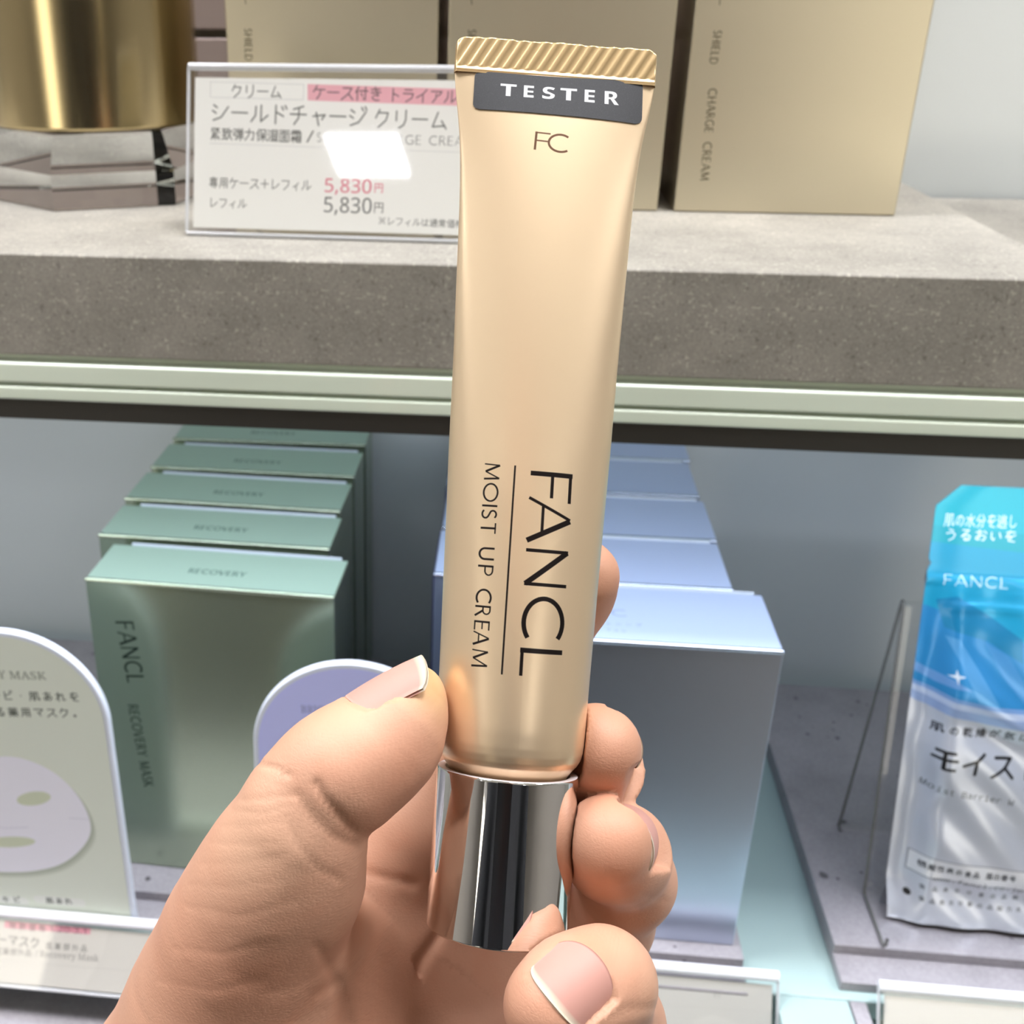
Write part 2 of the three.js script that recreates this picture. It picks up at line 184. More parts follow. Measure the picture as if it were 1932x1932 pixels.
  '機': [[0.8, 3, 4, 3], [2.4, 0.8, 2.4, 9.6], [2.3, 3.4, 0.8, 6.5], [5.5, 1, 4.6, 2.5, 5.8, 2.5, 4.6, 4.2], [8.5, 1, 7.6, 2.5, 8.8, 2.5, 7.6, 4.2], [4, 5.3, 9.6, 5.3], [7, 0.8, 7.3, 5.5, 9.4, 9.4], [5.5, 5.3, 4, 9.5], [8.8, 6, 6, 9.4]],
  '・': [[4.8, 5, 5.2, 5]], '。': [[1.5, 8, 2.5, 7.2, 3.4, 8, 2.5, 9, 1.5, 8]], '※': [[1.5, 1.5, 8.5, 8.5], [8.5, 1.5, 1.5, 8.5], [4.8, 1.8, 5.2, 1.8], [4.8, 8.2, 5.2, 8.2], [1.8, 5, 2.2, 5], [7.8, 5, 8.2, 5]], '＋': [[1.5, 5, 8.5, 5], [5, 1.5, 5, 8.5]],
};
KANA['ジ'] = [...KANA['シ'], ...DAKU]; KANA['グ'] = [...KANA['ク'], ...DAKU]; KANA['ブ'] = [...KANA['フ'], ...DAKU]; KANA['バ'] = [[3.5, 3, 1, 9], [6, 3, 9, 9], ...DAKU]; KANA['カ'] = KANA['力']; KANA['大'] = [[1, 3.8, 9, 3.8], [5, 1, 4.8, 4.5, 1.2, 9.3], [5.1, 4.2, 9, 9.3]]; KANA['人'] = [[5, 1, 4.6, 4.5, 1, 9.3], [4.9, 3.8, 9, 9.3]]; KANA['サ'] = [[1, 3.5, 9, 3.5], [3.2, 1.2, 3.2, 6], [6.9, 1, 6.9, 5.5, 4.2, 9.5]];
// capitals: [advance, [width factor, polyline...], ...] in units of the cap height; y grows downward from the cap line
const arc = (cx, cy, rx, ry, a0, a1, n = 22) => { const p = []; for (let i = 0; i <= n; i++) { const a = (a0 + (a1 - a0) * i / n) * Math.PI / 180; p.push(cx + rx * Math.cos(a), cy + ry * Math.sin(a)); } return p; };
const ROMAN = {
  A: [0.96, [0.62, 0.02, 1, 0.44, 0], [1.12, 0.46, 0, 0.93, 1], [0.6, 0.18, 0.66, 0.76, 0.66]], C: [0.92, [0.95, ...arc(0.56, 0.5, 0.49, 0.46, -52, -310, 34)]], D: [0.92, [1, 0.1, 0, 0.1, 1], [0.75, 0.06, 0.04, 0.35, 0.04, ...arc(0.38, 0.5, 0.46, 0.46, -90, 90), 0.06, 0.96]],
  E: [0.66, [1, 0.1, 0, 0.1, 1], [0.62, 0.06, 0.04, 0.6, 0.04], [0.62, 0.1, 0.48, 0.55, 0.48], [0.62, 0.06, 0.96, 0.62, 0.96]], F: [0.68, [1, 0.1, 0, 0.1, 1], [0.68, 0.06, 0.045, 0.66, 0.045], [0.68, 0.1, 0.48, 0.58, 0.48]],
  G: [0.98, [0.95, ...arc(0.56, 0.5, 0.49, 0.46, -52, -320, 34)], [0.95, 0.9, 0.9, 0.9, 0.56], [0.6, 0.62, 0.56, 0.94, 0.56]], H: [0.92, [1, 0.1, 0, 0.1, 1], [1, 0.8, 0, 0.8, 1], [0.62, 0.1, 0.48, 0.8, 0.48]], I: [0.24, [1, 0.1, 0, 0.1, 1]],
  L: [0.64, [1, 0.1, 0, 0.1, 1], [0.68, 0.06, 0.955, 0.62, 0.955]], M: [1.14, [0.62, 0.1, 1, 0.16, 0], [1.1, 0.16, 0, 0.56, 0.92], [0.62, 0.56, 0.92, 0.96, 0], [1, 0.96, 0, 1.02, 1]], N: [0.96, [0.7, 0.09, 0, 0.09, 1], [1.12, 0.09, 0.02, 0.84, 0.98], [0.7, 0.84, 0, 0.84, 1]],
  O: [1.04, [0.85, ...arc(0.52, 0.5, 0.47, 0.46, 0, 360, 40)]], P: [0.68, [1, 0.1, 0, 0.1, 1], [0.7, 0.06, 0.04, 0.3, 0.04, ...arc(0.34, 0.29, 0.26, 0.25, -90, 90), 0.1, 0.54]], R: [0.76, [1, 0.1, 0, 0.1, 1], [0.7, 0.06, 0.04, 0.3, 0.04, ...arc(0.34, 0.27, 0.25, 0.23, -90, 90), 0.1, 0.5], [1, 0.36, 0.5, 0.72, 1]],
  S: [0.62, [0.85, 0.5, 0.12, ...arc(0.31, 0.26, 0.21, 0.22, -45, -225, 14), 0.42, 0.56, ...arc(0.29, 0.74, 0.23, 0.22, -25, 150, 14)]], T: [0.74, [1, 0.36, 0, 0.36, 1], [0.66, 0.02, 0.045, 0.7, 0.045]], U: [0.88, [1, 0.1, 0, 0.1, 0.6, ...arc(0.43, 0.62, 0.33, 0.34, 180, 0, 18), 0.76, 0]],
  V: [0.9, [1.1, 0.03, 0, 0.45, 1], [0.62, 0.45, 1, 0.86, 0]], Y: [0.84, [1, 0.03, 0, 0.42, 0.52], [0.62, 0.42, 0.52, 0.8, 0], [1, 0.42, 0.5, 0.42, 1]], K: [0.8, [1, 0.1, 0, 0.1, 1], [0.62, 0.12, 0.52, 0.66, 0], [1.1, 0.24, 0.42, 0.76, 1]], B: [0.72, [1, 0.1, 0, 0.1, 1], [0.7, 0.06, 0.04, 0.3, 0.04, ...arc(0.32, 0.25, 0.24, 0.21, -90, 90), 0.1, 0.47, 0.34, 0.47, ...arc(0.34, 0.72, 0.27, 0.24, -90, 90), 0.06, 0.96]],
  ' ': [0.5],
};
function strokes(c, lines) {
  c.lineJoin = 'round';
  for (const l of lines) { c.beginPath(); c.moveTo(l[0], l[1]); for (let i = 2; i < l.length; i += 2) c.lineTo(l[i], l[i + 1]); c.stroke(); }
}
// text between two baseline ends on a canvas; h is the letter height in canvas pixels, wt the stroke weight relative to it
function run(c, text, x0, y0, x1, y1, h, o = {}) {
  c.save();
  c.translate(x0, y0); c.rotate(Math.atan2(y1 - y0, x1 - x0));
  const W = Math.hypot(x1 - x0, y1 - y0), color = o.color || '#333';
  c.strokeStyle = c.fillStyle = color;
  const roman = [...text].every((t) => ROMAN[t]) && !o.font;
  if (roman) {
    const gap = o.gap ?? 0.16, total = [...text].reduce((s, t) => s + ROMAN[t][0] + gap, -gap) * h, sx = W / total;
    let x = 0;
    c.lineCap = 'butt';
    for (const t of text) {
      const [adv, ...ls] = ROMAN[t];
      for (const [wf, ...pts] of ls) { c.lineWidth = (o.wt ?? 0.1) * h * wf; strokes(c, [pts.map((v, i) => (i % 2 ? (v - 1) * h : x + v * h * sx))]); }
      x += (adv + gap) * h * sx;
    }
  } else if ([...text].some((t) => KANA[t]) && !o.font) {
    const cell = W / [...text].length;
    c.lineCap = 'round';
    [...text].forEach((t, i) => {
      c.save();
      const k = Math.min(h, cell * 1.15) / 10;
      c.translate(i * cell + cell / 2, -h / 2); c.scale(Math.min(h, cell) / 10, h / 10); c.translate(-5, -5);
      c.lineWidth = (o.wt ?? 0.1) * 10;
      if (KANA[t]) strokes(c, KANA[t]);
      else { c.font = '10px sans-serif'; c.textAlign = 'center'; c.fillText(t, 5, 8.6); }
      c.restore();
    });
  } else {
    c.font = (o.font || 'sans-serif').replace(/^(bold )?/, (b) => b + Math.round(h * 1.38) + 'px ');
    const m = c.measureText(text).width;
    c.scale(W / m, 1); c.fillText(text, 0, 0);
  }
  c.restore();
}
// a printed face: canvas laid on the rectangle origin + right + down, addressed by photo pixels or by millimetres
function printed(o, ux, uy, perMM, base) {
  const w = ux.length(), h = uy.length(), c = document.createElement('canvas');
  c.width = Math.round(w * 1000 * perMM); c.height = Math.round(h * 1000 * perMM);
  const g = c.getContext('2d'), n = V3().crossVectors(ux, uy).normalize(), a = ux.clone().divideScalar(w), b = uy.clone().divideScalar(h);
  g.fillStyle = base; g.fillRect(0, 0, c.width, c.height);
  const px = (x, y) => { const p = onPlane(x, y, o, n).sub(o); return [p.dot(a) * 1000 * perMM, p.dot(b) * 1000 * perMM]; };
  return {
    g, c, px, W: c.width, H: c.height, k: perMM,
    text(t, xa, ya, xb, yb, hp, opt) { const [x0, y0] = px(xa, ya), [x1, y1] = px(xb, yb), s = Math.hypot(x1 - x0, y1 - y0) / Math.hypot(xb - xa, yb - ya); run(g, t, x0, y0, x1, y1, hp * (opt?.hs ?? 1) * s, opt); },
    poly(pts, fill) { g.fillStyle = fill; g.beginPath(); pts.forEach(([x, y], i) => { const q = px(x, y); i ? g.lineTo(...q) : g.moveTo(...q); }); g.closePath(); g.fill(); },
    line(pts, color, width) { g.strokeStyle = color; g.lineWidth = width; g.beginPath(); pts.forEach(([x, y], i) => { const q = px(x, y); i ? g.lineTo(...q) : g.moveTo(...q); }); g.stroke(); },
    tex() { const t = new THREE.CanvasTexture(c); t.colorSpace = THREE.SRGBColorSpace; t.magFilter = THREE.LinearFilter; return t; },
  };
}
// ---------- the shop room (mostly behind the camera) ----------
const paintM = std({ color: '#c6c2bc', roughness: 0.85 }), ceilM = std({ color: '#f2f1ee', roughness: 0.9 }), floorM = std({ color: '#6f6860', roughness: 0.45 });
struct('floor', boxG(-3, 3, FLOOR_Y - 0.1, FLOOR_Y, -0.4, 4.6), floorM);
struct('ceiling', boxG(-3.1, 3.1, CEIL_Y, CEIL_Y + 0.1, -0.4, 4.7), ceilM);
struct('wall_left', boxG(-3.1, -3, FLOOR_Y, CEIL_Y, -0.4, 4.6), paintM);
struct('wall_right', boxG(3, 3.1, FLOOR_Y, CEIL_Y, -0.4, 4.6), paintM);
struct('wall_front', boxG(-3, 3, FLOOR_Y, CEIL_Y, 4.6, 4.7), paintM);
const backM = phy({ color: '#c8cecd', roughness: 0.3, clearcoat: 0.5, clearcoatRoughness: 0.12 });
struct('wall_back', boxG(-3, 3, FLOOR_Y, CEIL_Y, -0.4, -0.225), backM);

const glowM = std({ color: '#ffffff', emissive: '#fbfaff', emissiveIntensity: PANEL_GLOW, roughness: 0.6 }), frameM = std({ color: '#dcdcda', roughness: 0.5 });
for (const { x, z, w, h, p } of roomLights) {
  const t = thing('ceiling_light', z > 1 ? 'small recessed ceiling light panel over the shop aisle' : 'large recessed ceiling light panel above the shelves', 'ceiling light', z > 1 ? 'ceiling lights over the aisle' : 'ceiling lights above the shelves', V3(x, CEIL_Y, z));
  mesh('diffuser', boxG(-w / 2, w / 2, -0.006, -0.001, -h / 2, h / 2), glowM, t);
  const f = 0.02;
  mesh('frame', mergeGeometries([boxG(-w / 2 - f, -w / 2, -0.014, 0, -h / 2 - f, h / 2 + f), boxG(w / 2, w / 2 + f, -0.014, 0, -h / 2 - f, h / 2 + f), boxG(-w / 2, w / 2, -0.014, 0, -h / 2 - f, -h / 2), boxG(-w / 2, w / 2, -0.014, 0, h / 2, h / 2 + f)]), frameM, t);
  const l = new THREE.RectAreaLight('#fbfaff', p, w, h);
  l.name = 'panel_lamp'; l.position.set(x, CEIL_Y - 0.008, z); scene.add(l); l.lookAt(x, FLOOR_Y, z);
}

// added lightboxes behind the camera, put in for pale bands on cap and tube
for (const [x, label] of [[-1.75, 'added tall lightbox across the aisle, near the left wall'], [1.45, 'added tall lightbox across the aisle, near the right wall']]) {
  const t = thing('added_lightbox', label, 'lightbox', null, V3(x, FLOOR_Y, 3.2));
  t.rotation.y = Math.PI + Math.atan2(x, 3.0);
  mesh('cabinet', boxG(-0.42, 0.42, 0, 2.1, -0.1, 0, 0.01), frameM, t);
  mesh('lit_face', boxG(-0.38, 0.38, 0.25, 2.0, 0, 0.004), std({ color: '#ffffff', emissive: '#fff6e2', emissiveIntensity: 2.2 }), t);
  const l = new THREE.RectAreaLight('#fff6e2', 1.0, 0.76, 1.75);
  l.name = 'panel_lamp'; l.position.set(0, 1.125, 0.008); l.rotation.y = Math.PI; t.add(l);
}

// ---------- upper shelf ----------
const litEdgeGlass = phy({ color: '#ebf8e5', roughness: 0.16, clearcoat: 0.6, clearcoatRoughness: 0.05 }), railM = std({ color: '#3a3833', roughness: 0.5, metalness: 0.3 });  // near-white glass colour stands in for light carried out through the edges
const upper = thing('display_shelf', 'upper shop shelf with a thick grey stone slab on pale green glass', 'shelf');
mesh('stone_slab', boxG(-0.6, 0.1685, -0.034, 0, -0.222, 0, 0.0008), stoneM, upper);
const slab2 = mesh('stone_slab', boxG(0.1688, 0.7, -0.034, -0.012, -0.222, -0.0005, 0.0008), stoneM, upper);
mesh('glass_bead', boxG(-0.6, 0.7, -0.0364, -0.0341, -0.222, -0.004), litEdgeGlass, upper);
mesh('glass_panel', boxG(-0.6, 0.7, -0.0437, -0.0365, -0.222, 0.0006, 0.0009), litEdgeGlass, upper);
mesh('glass_bead', boxG(-0.6, 0.7, -0.0447, -0.0438, -0.222, -0.003), litEdgeGlass, upper);
mesh('glass_panel', boxG(-0.6, 0.7, -0.0496, -0.0448, -0.222, 0.0006, 0.0009), litEdgeGlass, upper);
mesh('light_rail', boxG(-0.6, 0.7, -0.0567, -0.0497, -0.004, 0, 0.0005), railM, upper);
const led = thing('light_strip', 'slim cool white light strip fixed under the upper shelf', 'light strip', null, V3(0.05, -0.0515, -0.012));
mesh('housing', boxG(-0.6, 0.6, -0.001, 0.0018, -0.006, 0.006), railM, led);
mesh('diffuser', boxG(-0.59, 0.59, -0.003, -0.001, -0.005, 0.005), std({ color: '#ffffff', emissive: '#dfeaff', emissiveIntensity: 6 }), led);
const ledLamp = new THREE.RectAreaLight('#e6edff', LED_POWER, 1.18, 0.009);
ledLamp.name = 'strip_lamp'; ledLamp.position.set(0.05, -0.0548, -0.012); scene.add(ledLamp); ledLamp.lookAt(0.05, -1, -0.012);

// taupe boards behind the cream cartons
const taupeM = std({ color: '#8f8078', roughness: 0.55 }), boards = thing('back_panel', 'taupe wooden back panel of two boards behind the gold cartons', 'panel');
mesh('board', boxG(-0.6, 0.15, 0.0005, 0.0560, -0.2225, -0.212, 0.001), taupeM, boards);
mesh('board', boxG(-0.6, 0.15, 0.0595, 0.3, -0.2225, -0.212, 0.001), taupeM, boards);

// ---------- lower shelf ----------
const SY = -0.278, lower = thing('display_shelf', 'lower shop shelf with speckled stone plates on frosted teal glass', 'shelf');
const frostM = phy({ color: '#a9c0bd', roughness: 0.42, clearcoat: 0.3, clearcoatRoughness: 0.3 });
mesh('glass_panel', boxG(-0.6, 0.7, SY - 0.0194, SY - 0.0094, -0.222, 0.0025, 0.001), frostM, lower);
mesh('glass_panel', boxG(0.1185, 0.1468, SY - 0.0194, SY - 0.0094, 0.0026, 0.06, 0.001), frostM, lower);
mesh('stone_plate', boxG(0.1472, 0.1535, SY - 0.0194, SY - 0.0094, 0.0026, 0.06, 0.0006), std({ map: terrazzoTex, color: '#ffffff', roughness: 0.5 }), lower);
for (const [x0, x1, z] of [[-0.6, -0.0195, -0.0135], [-0.0185, 0.1065, -0.0045], [0.1445, 0.7, -0.017]]) {
  mesh('stone_plate', boxG(x0, x1, SY - 0.0045, SY, -0.212, z, 0.0004), terrazzoM, lower);
  mesh('stone_plate', boxG(x0, x1, SY - 0.0092, SY - 0.0047, -0.212, Math.max(z + 0.013, -0.002), 0.0004), terrazzoM, lower);
}

const deck = thing('display_shelf', 'lowest shop shelf deck of frosted teal glass with a white speckled plate', 'shelf');
mesh('glass_panel', boxG(-0.6, 0.7, -0.372, -0.36, -0.222, 0.13, 0.001), frostM, deck);
mesh('stone_plate', boxG(-0.6, -0.02, -0.3598, -0.322, 0.004, 0.12, 0.0006), std({ map: terrazzoTex, color: '#ffffff', roughness: 0.5 }), deck);

// ---------- gold cream cartons on the upper shelf ----------
const goldCard = { metalness: 0.85, roughness: 0.36 };
const cartonFace = printed(V3(0.0602, 0.125, -0.1), V3(0.0808, 0, 0), V3(0, -0.1248, 0), 14, '#cdc4ac');
cartonFace.text('SHIELD', 1344, 57, 1335, 121, 17, { color: '#4b4130', wt: 0.13 });
cartonFace.text('CHARGE', 1334, 168, 1326, 252, 17, { color: '#4b4130', wt: 0.13 });
cartonFace.text('CREAM', 1324, 270, 1318, 343, 17, { color: '#4b4130', wt: 0.13 });
cartonFace.line([[1356, -30], [1355, 9]], '#4b4130', 4);
const cartonTex = cartonFace.tex();
const goldM = phy({ color: '#cdc4ac', ...goldCard, bumpMap: grainTex, bumpScale: 0.00003 }), goldPrintM = phy({ map: cartonTex, ...goldCard });
const cartonLabels = ['gold cream carton standing behind the upper price card', 'gold cream carton between two others, behind the top of the cream tube', 'gold cream carton at the end of its row, by the pale wall'];
[[-0.1102, -0.0310], [-0.0272, 0.0540], [0.0602, 0.1410]].forEach(([x0, x1], i) => {
  const t = thing('cream_carton', cartonLabels[i], 'box', 'gold cartons on the upper shelf', V3((x0 + x1) / 2, 0, -0.14)), w = (x1 - x0) / 2;
  mesh('carton_body', boxG(-w, w, 0.0002, 0.125, -0.04, 0.04, 0.0006), goldM, t);
  mesh('printed_front', sheet(V3(-w + 0.0006, 0.1244, 0.0402), V3(2 * w - 0.0012, 0, 0), V3(0, -0.1236, 0), 0.0003), goldPrintM, t);
  mesh('lid_flap', boxG(-w + 0.001, w - 0.001, 0.1251, 0.1256, -0.038, 0.0385, 0.0002), goldM, t);
});

// ---------- gold jar on a faceted clear block ----------
const clearM = phy({ color: '#ffffff', roughness: 0.02, transmission: 1, thickness: 0.02, ior: 1.49, attenuationColor: new THREE.Color('#e6f2ee'), attenuationDistance: 0.25 });
const JC = V3(-0.1695, 0, -0.1185);
const block = thing('clear_block', 'faceted clear acrylic block under the gold jar', 'display block', null, JC);
{
  // hexagonal block, lower half upright, upper half sloping in
  const ring = (r, y) => { const p = []; for (let i = 0; i < 6; i++) { const a = Math.PI / 2 + 0.09 + i * Math.PI / 3; p.push(V3(r * Math.cos(a), y, r * Math.sin(a))); } return p; };
  const rings = [ring(0.0455, 0.0002), ring(0.0463, 0.0010), ring(0.0463, 0.0136), ring(0.0408, 0.0272), ring(0.0400, 0.0277)], pos = [], tri = (a, b, c) => pos.push(...a.toArray(), ...b.toArray(), ...c.toArray());
  for (let k = 0; k < rings.length - 1; k++) for (let i = 0; i < 6; i++) { const a = rings[k][i], b = rings[k][(i + 1) % 6], c = rings[k + 1][(i + 1) % 6], d = rings[k + 1][i]; tri(a, c, b); tri(a, d, c); }
  for (let i = 1; i < 5; i++) { tri(rings[0][0], rings[0][i], rings[0][i + 1]); const t = rings[4]; tri(t[0], t[i + 1], t[i]); }
  const g = new THREE.BufferGeometry(); g.setAttribute('position', new THREE.Float32BufferAttribute(pos, 3)); g.computeVertexNormals();
  mesh('block_body', g, clearM, block);
}
const jar = thing('cream_jar', 'large shiny gold cream jar standing on the clear block', 'jar', null, V3(JC.x, 0.0278, JC.z));
const jarM = phy({ color: '#bfae86', metalness: 1, roughness: 0.2 });
mesh('jar_base', new THREE.LatheGeometry([[0, 0], [0.038, 0], [0.0403, 0.0004], [0.0412, 0.0012], [0.0414, 0.0022], [0.0414, 0.046], [0.041, 0.0468], [0, 0.0468]].map(([r, y]) => new THREE.Vector2(r, y)), 96), jarM, jar);
mesh('jar_lid', new THREE.LatheGeometry([[0, 0.047], [0.0408, 0.047], [0.0413, 0.0475], [0.0413, 0.082], [0.0405, 0.0835], [0, 0.0838]].map(([r, y]) => new THREE.Vector2(r, y)), 96), jarM, jar);

// ---------- price cards in clear holders ----------
const acrylicM = phy({ color: '#ffffff', roughness: 0.03, transmission: 1, thickness: 0, ior: 1.49 });
const rimM = phy({ color: '#e8eaec', roughness: 0.12, clearcoat: 1, clearcoatRoughness: 0.03, transmission: 0.35, thickness: 0 });
const foldM = phy({ color: '#f0f1f6', roughness: 0.3, clearcoat: 0.6, clearcoatRoughness: 0.1 });
function priceCard(label, o, ux, uy, paper, foot, fold = 0.0013) {
  const t = thing('price_card', label, 'price card', 'price cards in clear holders', V3(0, 0, 0));
  const n = V3().crossVectors(uy, ux).normalize(), a = ux.clone().normalize(), b = uy.clone().normalize(), w = ux.length();
  const base = o.clone().add(uy).addScaledVector(ux, 0.5);
  t.position.copy(base);
  const L = (v) => v.clone().sub(base);
  mesh('paper', sheet(L(o), ux, uy, 0.0003), std({ map: paper, roughness: 0.7 }), t);
  const m = 0.0022, oo = L(o).addScaledVector(a, -m).addScaledVector(b, -0.0035), wx = a.clone().multiplyScalar(w + 2 * m), wy = b.clone().multiplyScalar(uy.length() + 0.0035 + foot);
  mesh('clear_front', sheet(oo.clone().addScaledVector(n, 0.0012), wx, wy, 0.0002), acrylicM, t);
  mesh('clear_back', sheet(oo.clone().addScaledVector(n, -0.001), wx, wy, 0.0008), acrylicM, t);
  const bar = (p, q, r) => { const d = q.clone().sub(p), g = new THREE.CylinderGeometry(r, r, d.length(), 10); g.applyQuaternion(new THREE.Quaternion().setFromUnitVectors(V3(0, 1, 0), d.clone().normalize())); g.translate(...p.clone().add(q).multiplyScalar(0.5).toArray()); return g; };
  const tl = oo.clone(), tr = oo.clone().add(wx), bl = oo.clone().add(wy), br = bl.clone().add(wx);
  mesh('top_fold', bar(tl, tr, fold), fold > 0.002 ? foldM : rimM, t);
  mesh('side_edge', bar(tl, bl, 0.0006), rimM, t); mesh('side_edge', bar(tr, br, 0.0006), rimM, t);
  mesh('bottom_edge', bar(bl, br, 0.0007), rimM, t);
  if (fold < 0.002) mesh('foot', sheet(bl, wx, V3(0, -0.0001, -0.022), 0.0008), acrylicM, t);
  return t;
}
const T = THREE.MathUtils.degToRad(17.3);
{
  const down = V3(0, -Math.cos(T), Math.sin(T)), o = V3(-0.1093, 0.0500, -0.0495), ux = V3(0.0985, 0, 0.0036), uy = down.clone().multiplyScalar(0.0494);
  const p = printed(o, ux, uy, 18, '#dfdfd8'), ink = '#4c4c48';
  p.line([[397, 154], [573, 157], [572, 186], [397, 183], [397, 154]], '#85868a', 1.6);
  p.text('クリーム', 434, 184, 532, 185, 26, { color: ink, wt: 0.085 });
  p.poly([[580, 156], [960, 164], [960, 196], [580, 187]], '#d9a0a8');
  p.text('ケース付き', 588, 185, 721, 188, 28, { color: '#5a4a4c', wt: 0.09 });
  p.text('トライアル', 730, 188, 862, 191, 27, { color: '#5a4a4c', wt: 0.09 });
  p.text('価格', 866, 191, 920, 193, 27, { color: '#5a4a4c', wt: 0.09 });
  p.text('シールドチャージ', 396, 230, 692, 238, 38, { color: ink, wt: 0.075 });
  p.text('クリーム', 702, 238, 844, 241, 38, { color: ink, wt: 0.075 });
  p.text('紧致弹力保湿面霜', 394, 263, 568, 267, 23, { color: ink, wt: 0.095 });
  p.text('/', 576, 266, 590, 267, 22, { color: ink });
  p.text('SHIELD CHARGE CREAM', 596, 265, 896, 270, 17, { color: '#6d6d69', wt: 0.11 });
  p.line([[394, 270], [920, 283]], '#97979a', 1.6);
  p.text('専用ケース＋レフィル', 391, 354, 585, 358, 21, { color: ink, wt: 0.085 });
  p.text('レフィル', 391, 391, 463, 393, 19, { color: ink, wt: 0.085 });
  p.text('5,830', 608, 359, 700, 361, 25, { color: '#c8506a' }); p.text('円', 701, 360, 723, 361, 20, { color: '#c8506a', wt: 0.08 });
  p.text('5,830', 606, 397, 700, 399, 28, { color: '#4a4a48' }); p.text('円', 700, 398, 723, 399, 22, { color: '#4a4a48', wt: 0.08 });
  p.text('※レフィルは通常価格', 710, 420, 872, 425, 16, { color: '#63635f', wt: 0.09 });
  priceCard('wide price card in a clear holder at the front of the upper shelf', o, ux, uy, p.tex(), 0.0020);
}
const T2 = THREE.MathUtils.degToRad(30), down2 = V3(0, -Math.cos(T2), Math.sin(T2));
{
  const o = V3(-0.246, SY - 0.0045, 0.0052), ux = V3(0.128, 0, 0), uy = down2.clone().multiplyScalar(0.0255), p = printed(o, ux, uy, 14, '#cdcac1');
  p.poly([[10, 1733], [172, 1746], [170, 1763], [8, 1750]], '#d493a0');
  p.text('特別価格', 14, 1752, 88, 1758, 13, { color: '#6d3a46', wt: 0.1 }); p.text('1.20-3.1', 92, 1757, 166, 1763, 11, { color: '#6d3a46' });
  p.text('ーマスク', -8, 1782, 76, 1790, 20, { color: '#55534e', wt: 0.09 }); p.text('医薬部外品', 84, 1790, 166, 1797, 13, { color: '#77746e', wt: 0.09 });
  p.text('医薬部外品', -10, 1800, 60, 1805, 13, { color: '#77746e', wt: 0.09 }); p.text('/ Recovery Mask', 66, 1804, 186, 1814, 11, { color: '#77746e', font: 'serif' });
  p.line([[-60, 1808], [330, 1838]], '#a9a7a0', 1.4);
  p.text('482', -8, 1872, 32, 1876, 14, { color: '#cf6d86' }); p.text('円', 33, 1876, 45, 1877, 12, { color: '#cf6d86', wt: 0.09 });
  priceCard('price card with a pink sale strip in front of the green arch board', o, ux, uy, p.tex(), 0.0012, 0.0024);
}
for (const [x0, label] of [[0.0215, 'price card in front of the silver mask boxes'], [0.1560, 'pale price card in front of the blue pouch']]) {
  const w = 0.092, o = V3(x0 + 0.0022, SY - 0.0015, 0.006), ux = V3(w, 0, 0), uy = down2.clone().multiplyScalar(0.042), p = printed(o, ux, uy, 10, '#c4c3bc');
  if (x0 < 0.1) { p.text('サク', 1345, 1885, 1360, 1886, 12, { color: '#a5a49e' }); p.line([[1100, 1885], [1480, 1912]], '#b3b2ab', 1); }
  priceCard(label, o, ux, uy, p.tex(), 0.001, 0.0022);
}
// ---------- mask boxes on the lower shelf ----------
const cartonStock = (color, metal, rough) => phy({ color, metalness: metal, roughness: rough, bumpMap: grainTex, bumpScale: 0.00002 });
const greenHex = '#b2c0a8', greenM = cartonStock(greenHex, 0.88, 0.27), greenLipM = phy({ color: greenHex, metalness: 0.88, roughness: 0.16, clearcoat: 1, clearcoatRoughness: 0.06 }), flapM = std({ color: '#c9d3dd', roughness: 0.6 });
const GT = -0.1345;
const gFace = printed(V3(-0.1619, GT, -0.0282), V3(0.1004, 0, 0), V3(0, SY - GT, 0), 8, greenHex);
gFace.text('FANCL', 212, 1172, 236, 1290, 31, { color: '#2f3f36', wt: 0.12 });
gFace.text('RECOVERY', 236, 1332, 256, 1430, 17, { color: '#3c4d43', wt: 0.13 }); gFace.text('MASK', 257, 1440, 268, 1488, 17, { color: '#3c4d43', wt: 0.13 });
const gFaceM = phy({ map: gFace.tex(), metalness: 0.88, roughness: 0.27 });
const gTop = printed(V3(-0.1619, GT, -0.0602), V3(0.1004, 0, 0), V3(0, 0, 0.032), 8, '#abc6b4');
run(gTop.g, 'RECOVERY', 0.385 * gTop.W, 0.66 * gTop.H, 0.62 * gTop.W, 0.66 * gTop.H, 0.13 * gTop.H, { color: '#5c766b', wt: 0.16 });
const gLitTopM = phy({ map: gTop.tex(), metalness: 0.3, roughness: 0.3 });  // same carton, but strip light from above is put into this paler top
function maskBox(name, label, cat, group, x, z, w, h, d, bodyM, frontM, topM, lipM, sideM, turn = 0) {
  const t = thing(name, label, cat, group, V3(x, SY, z)); t.rotation.y = turn;      // z is the front face
  mesh('carton_body', boxG(-w / 2, w / 2, 0.0002, h - 0.0004, -d, -0.0003, 0.0005), bodyM, t);
  if (frontM) mesh('front_panel', sheet(V3(-w / 2 + 0.0004, h - 0.001, 0), V3(w - 0.0008, 0, 0), V3(0, -h + 0.0016, 0), 0.0003), frontM, t);
  const lid = mesh('lit_top_panel', sheet(V3(-w / 2 + 0.0004, h, -d + 0.0012), V3(w - 0.0008, 0, 0), V3(0, 0, d - 0.0022), 0.0004), topM, t);
  mesh('front_lip', boxG(-w / 2 - 0.0002, w / 2 + 0.0002, h - 0.0012, h + 0.0006, -0.0014, 0.0007, 0.0009), lipM, lid);
  mesh('rear_flap', boxG(-w / 2 + 0.008, w / 2 - 0.003, h - 0.002, h + 0.0006, -d - 0.0006, -d + 0.0002, 0.0002), flapM, t);
  if (sideM) mesh('side_panel', boxG(-w / 2 - 0.0004, -w / 2 + 0.0002, 0.0006, h - 0.0012, -d + 0.0005, -0.0006), sideM, t);
  return t;
}
const order = ['first', 'second', 'third', 'fourth', 'fifth'];
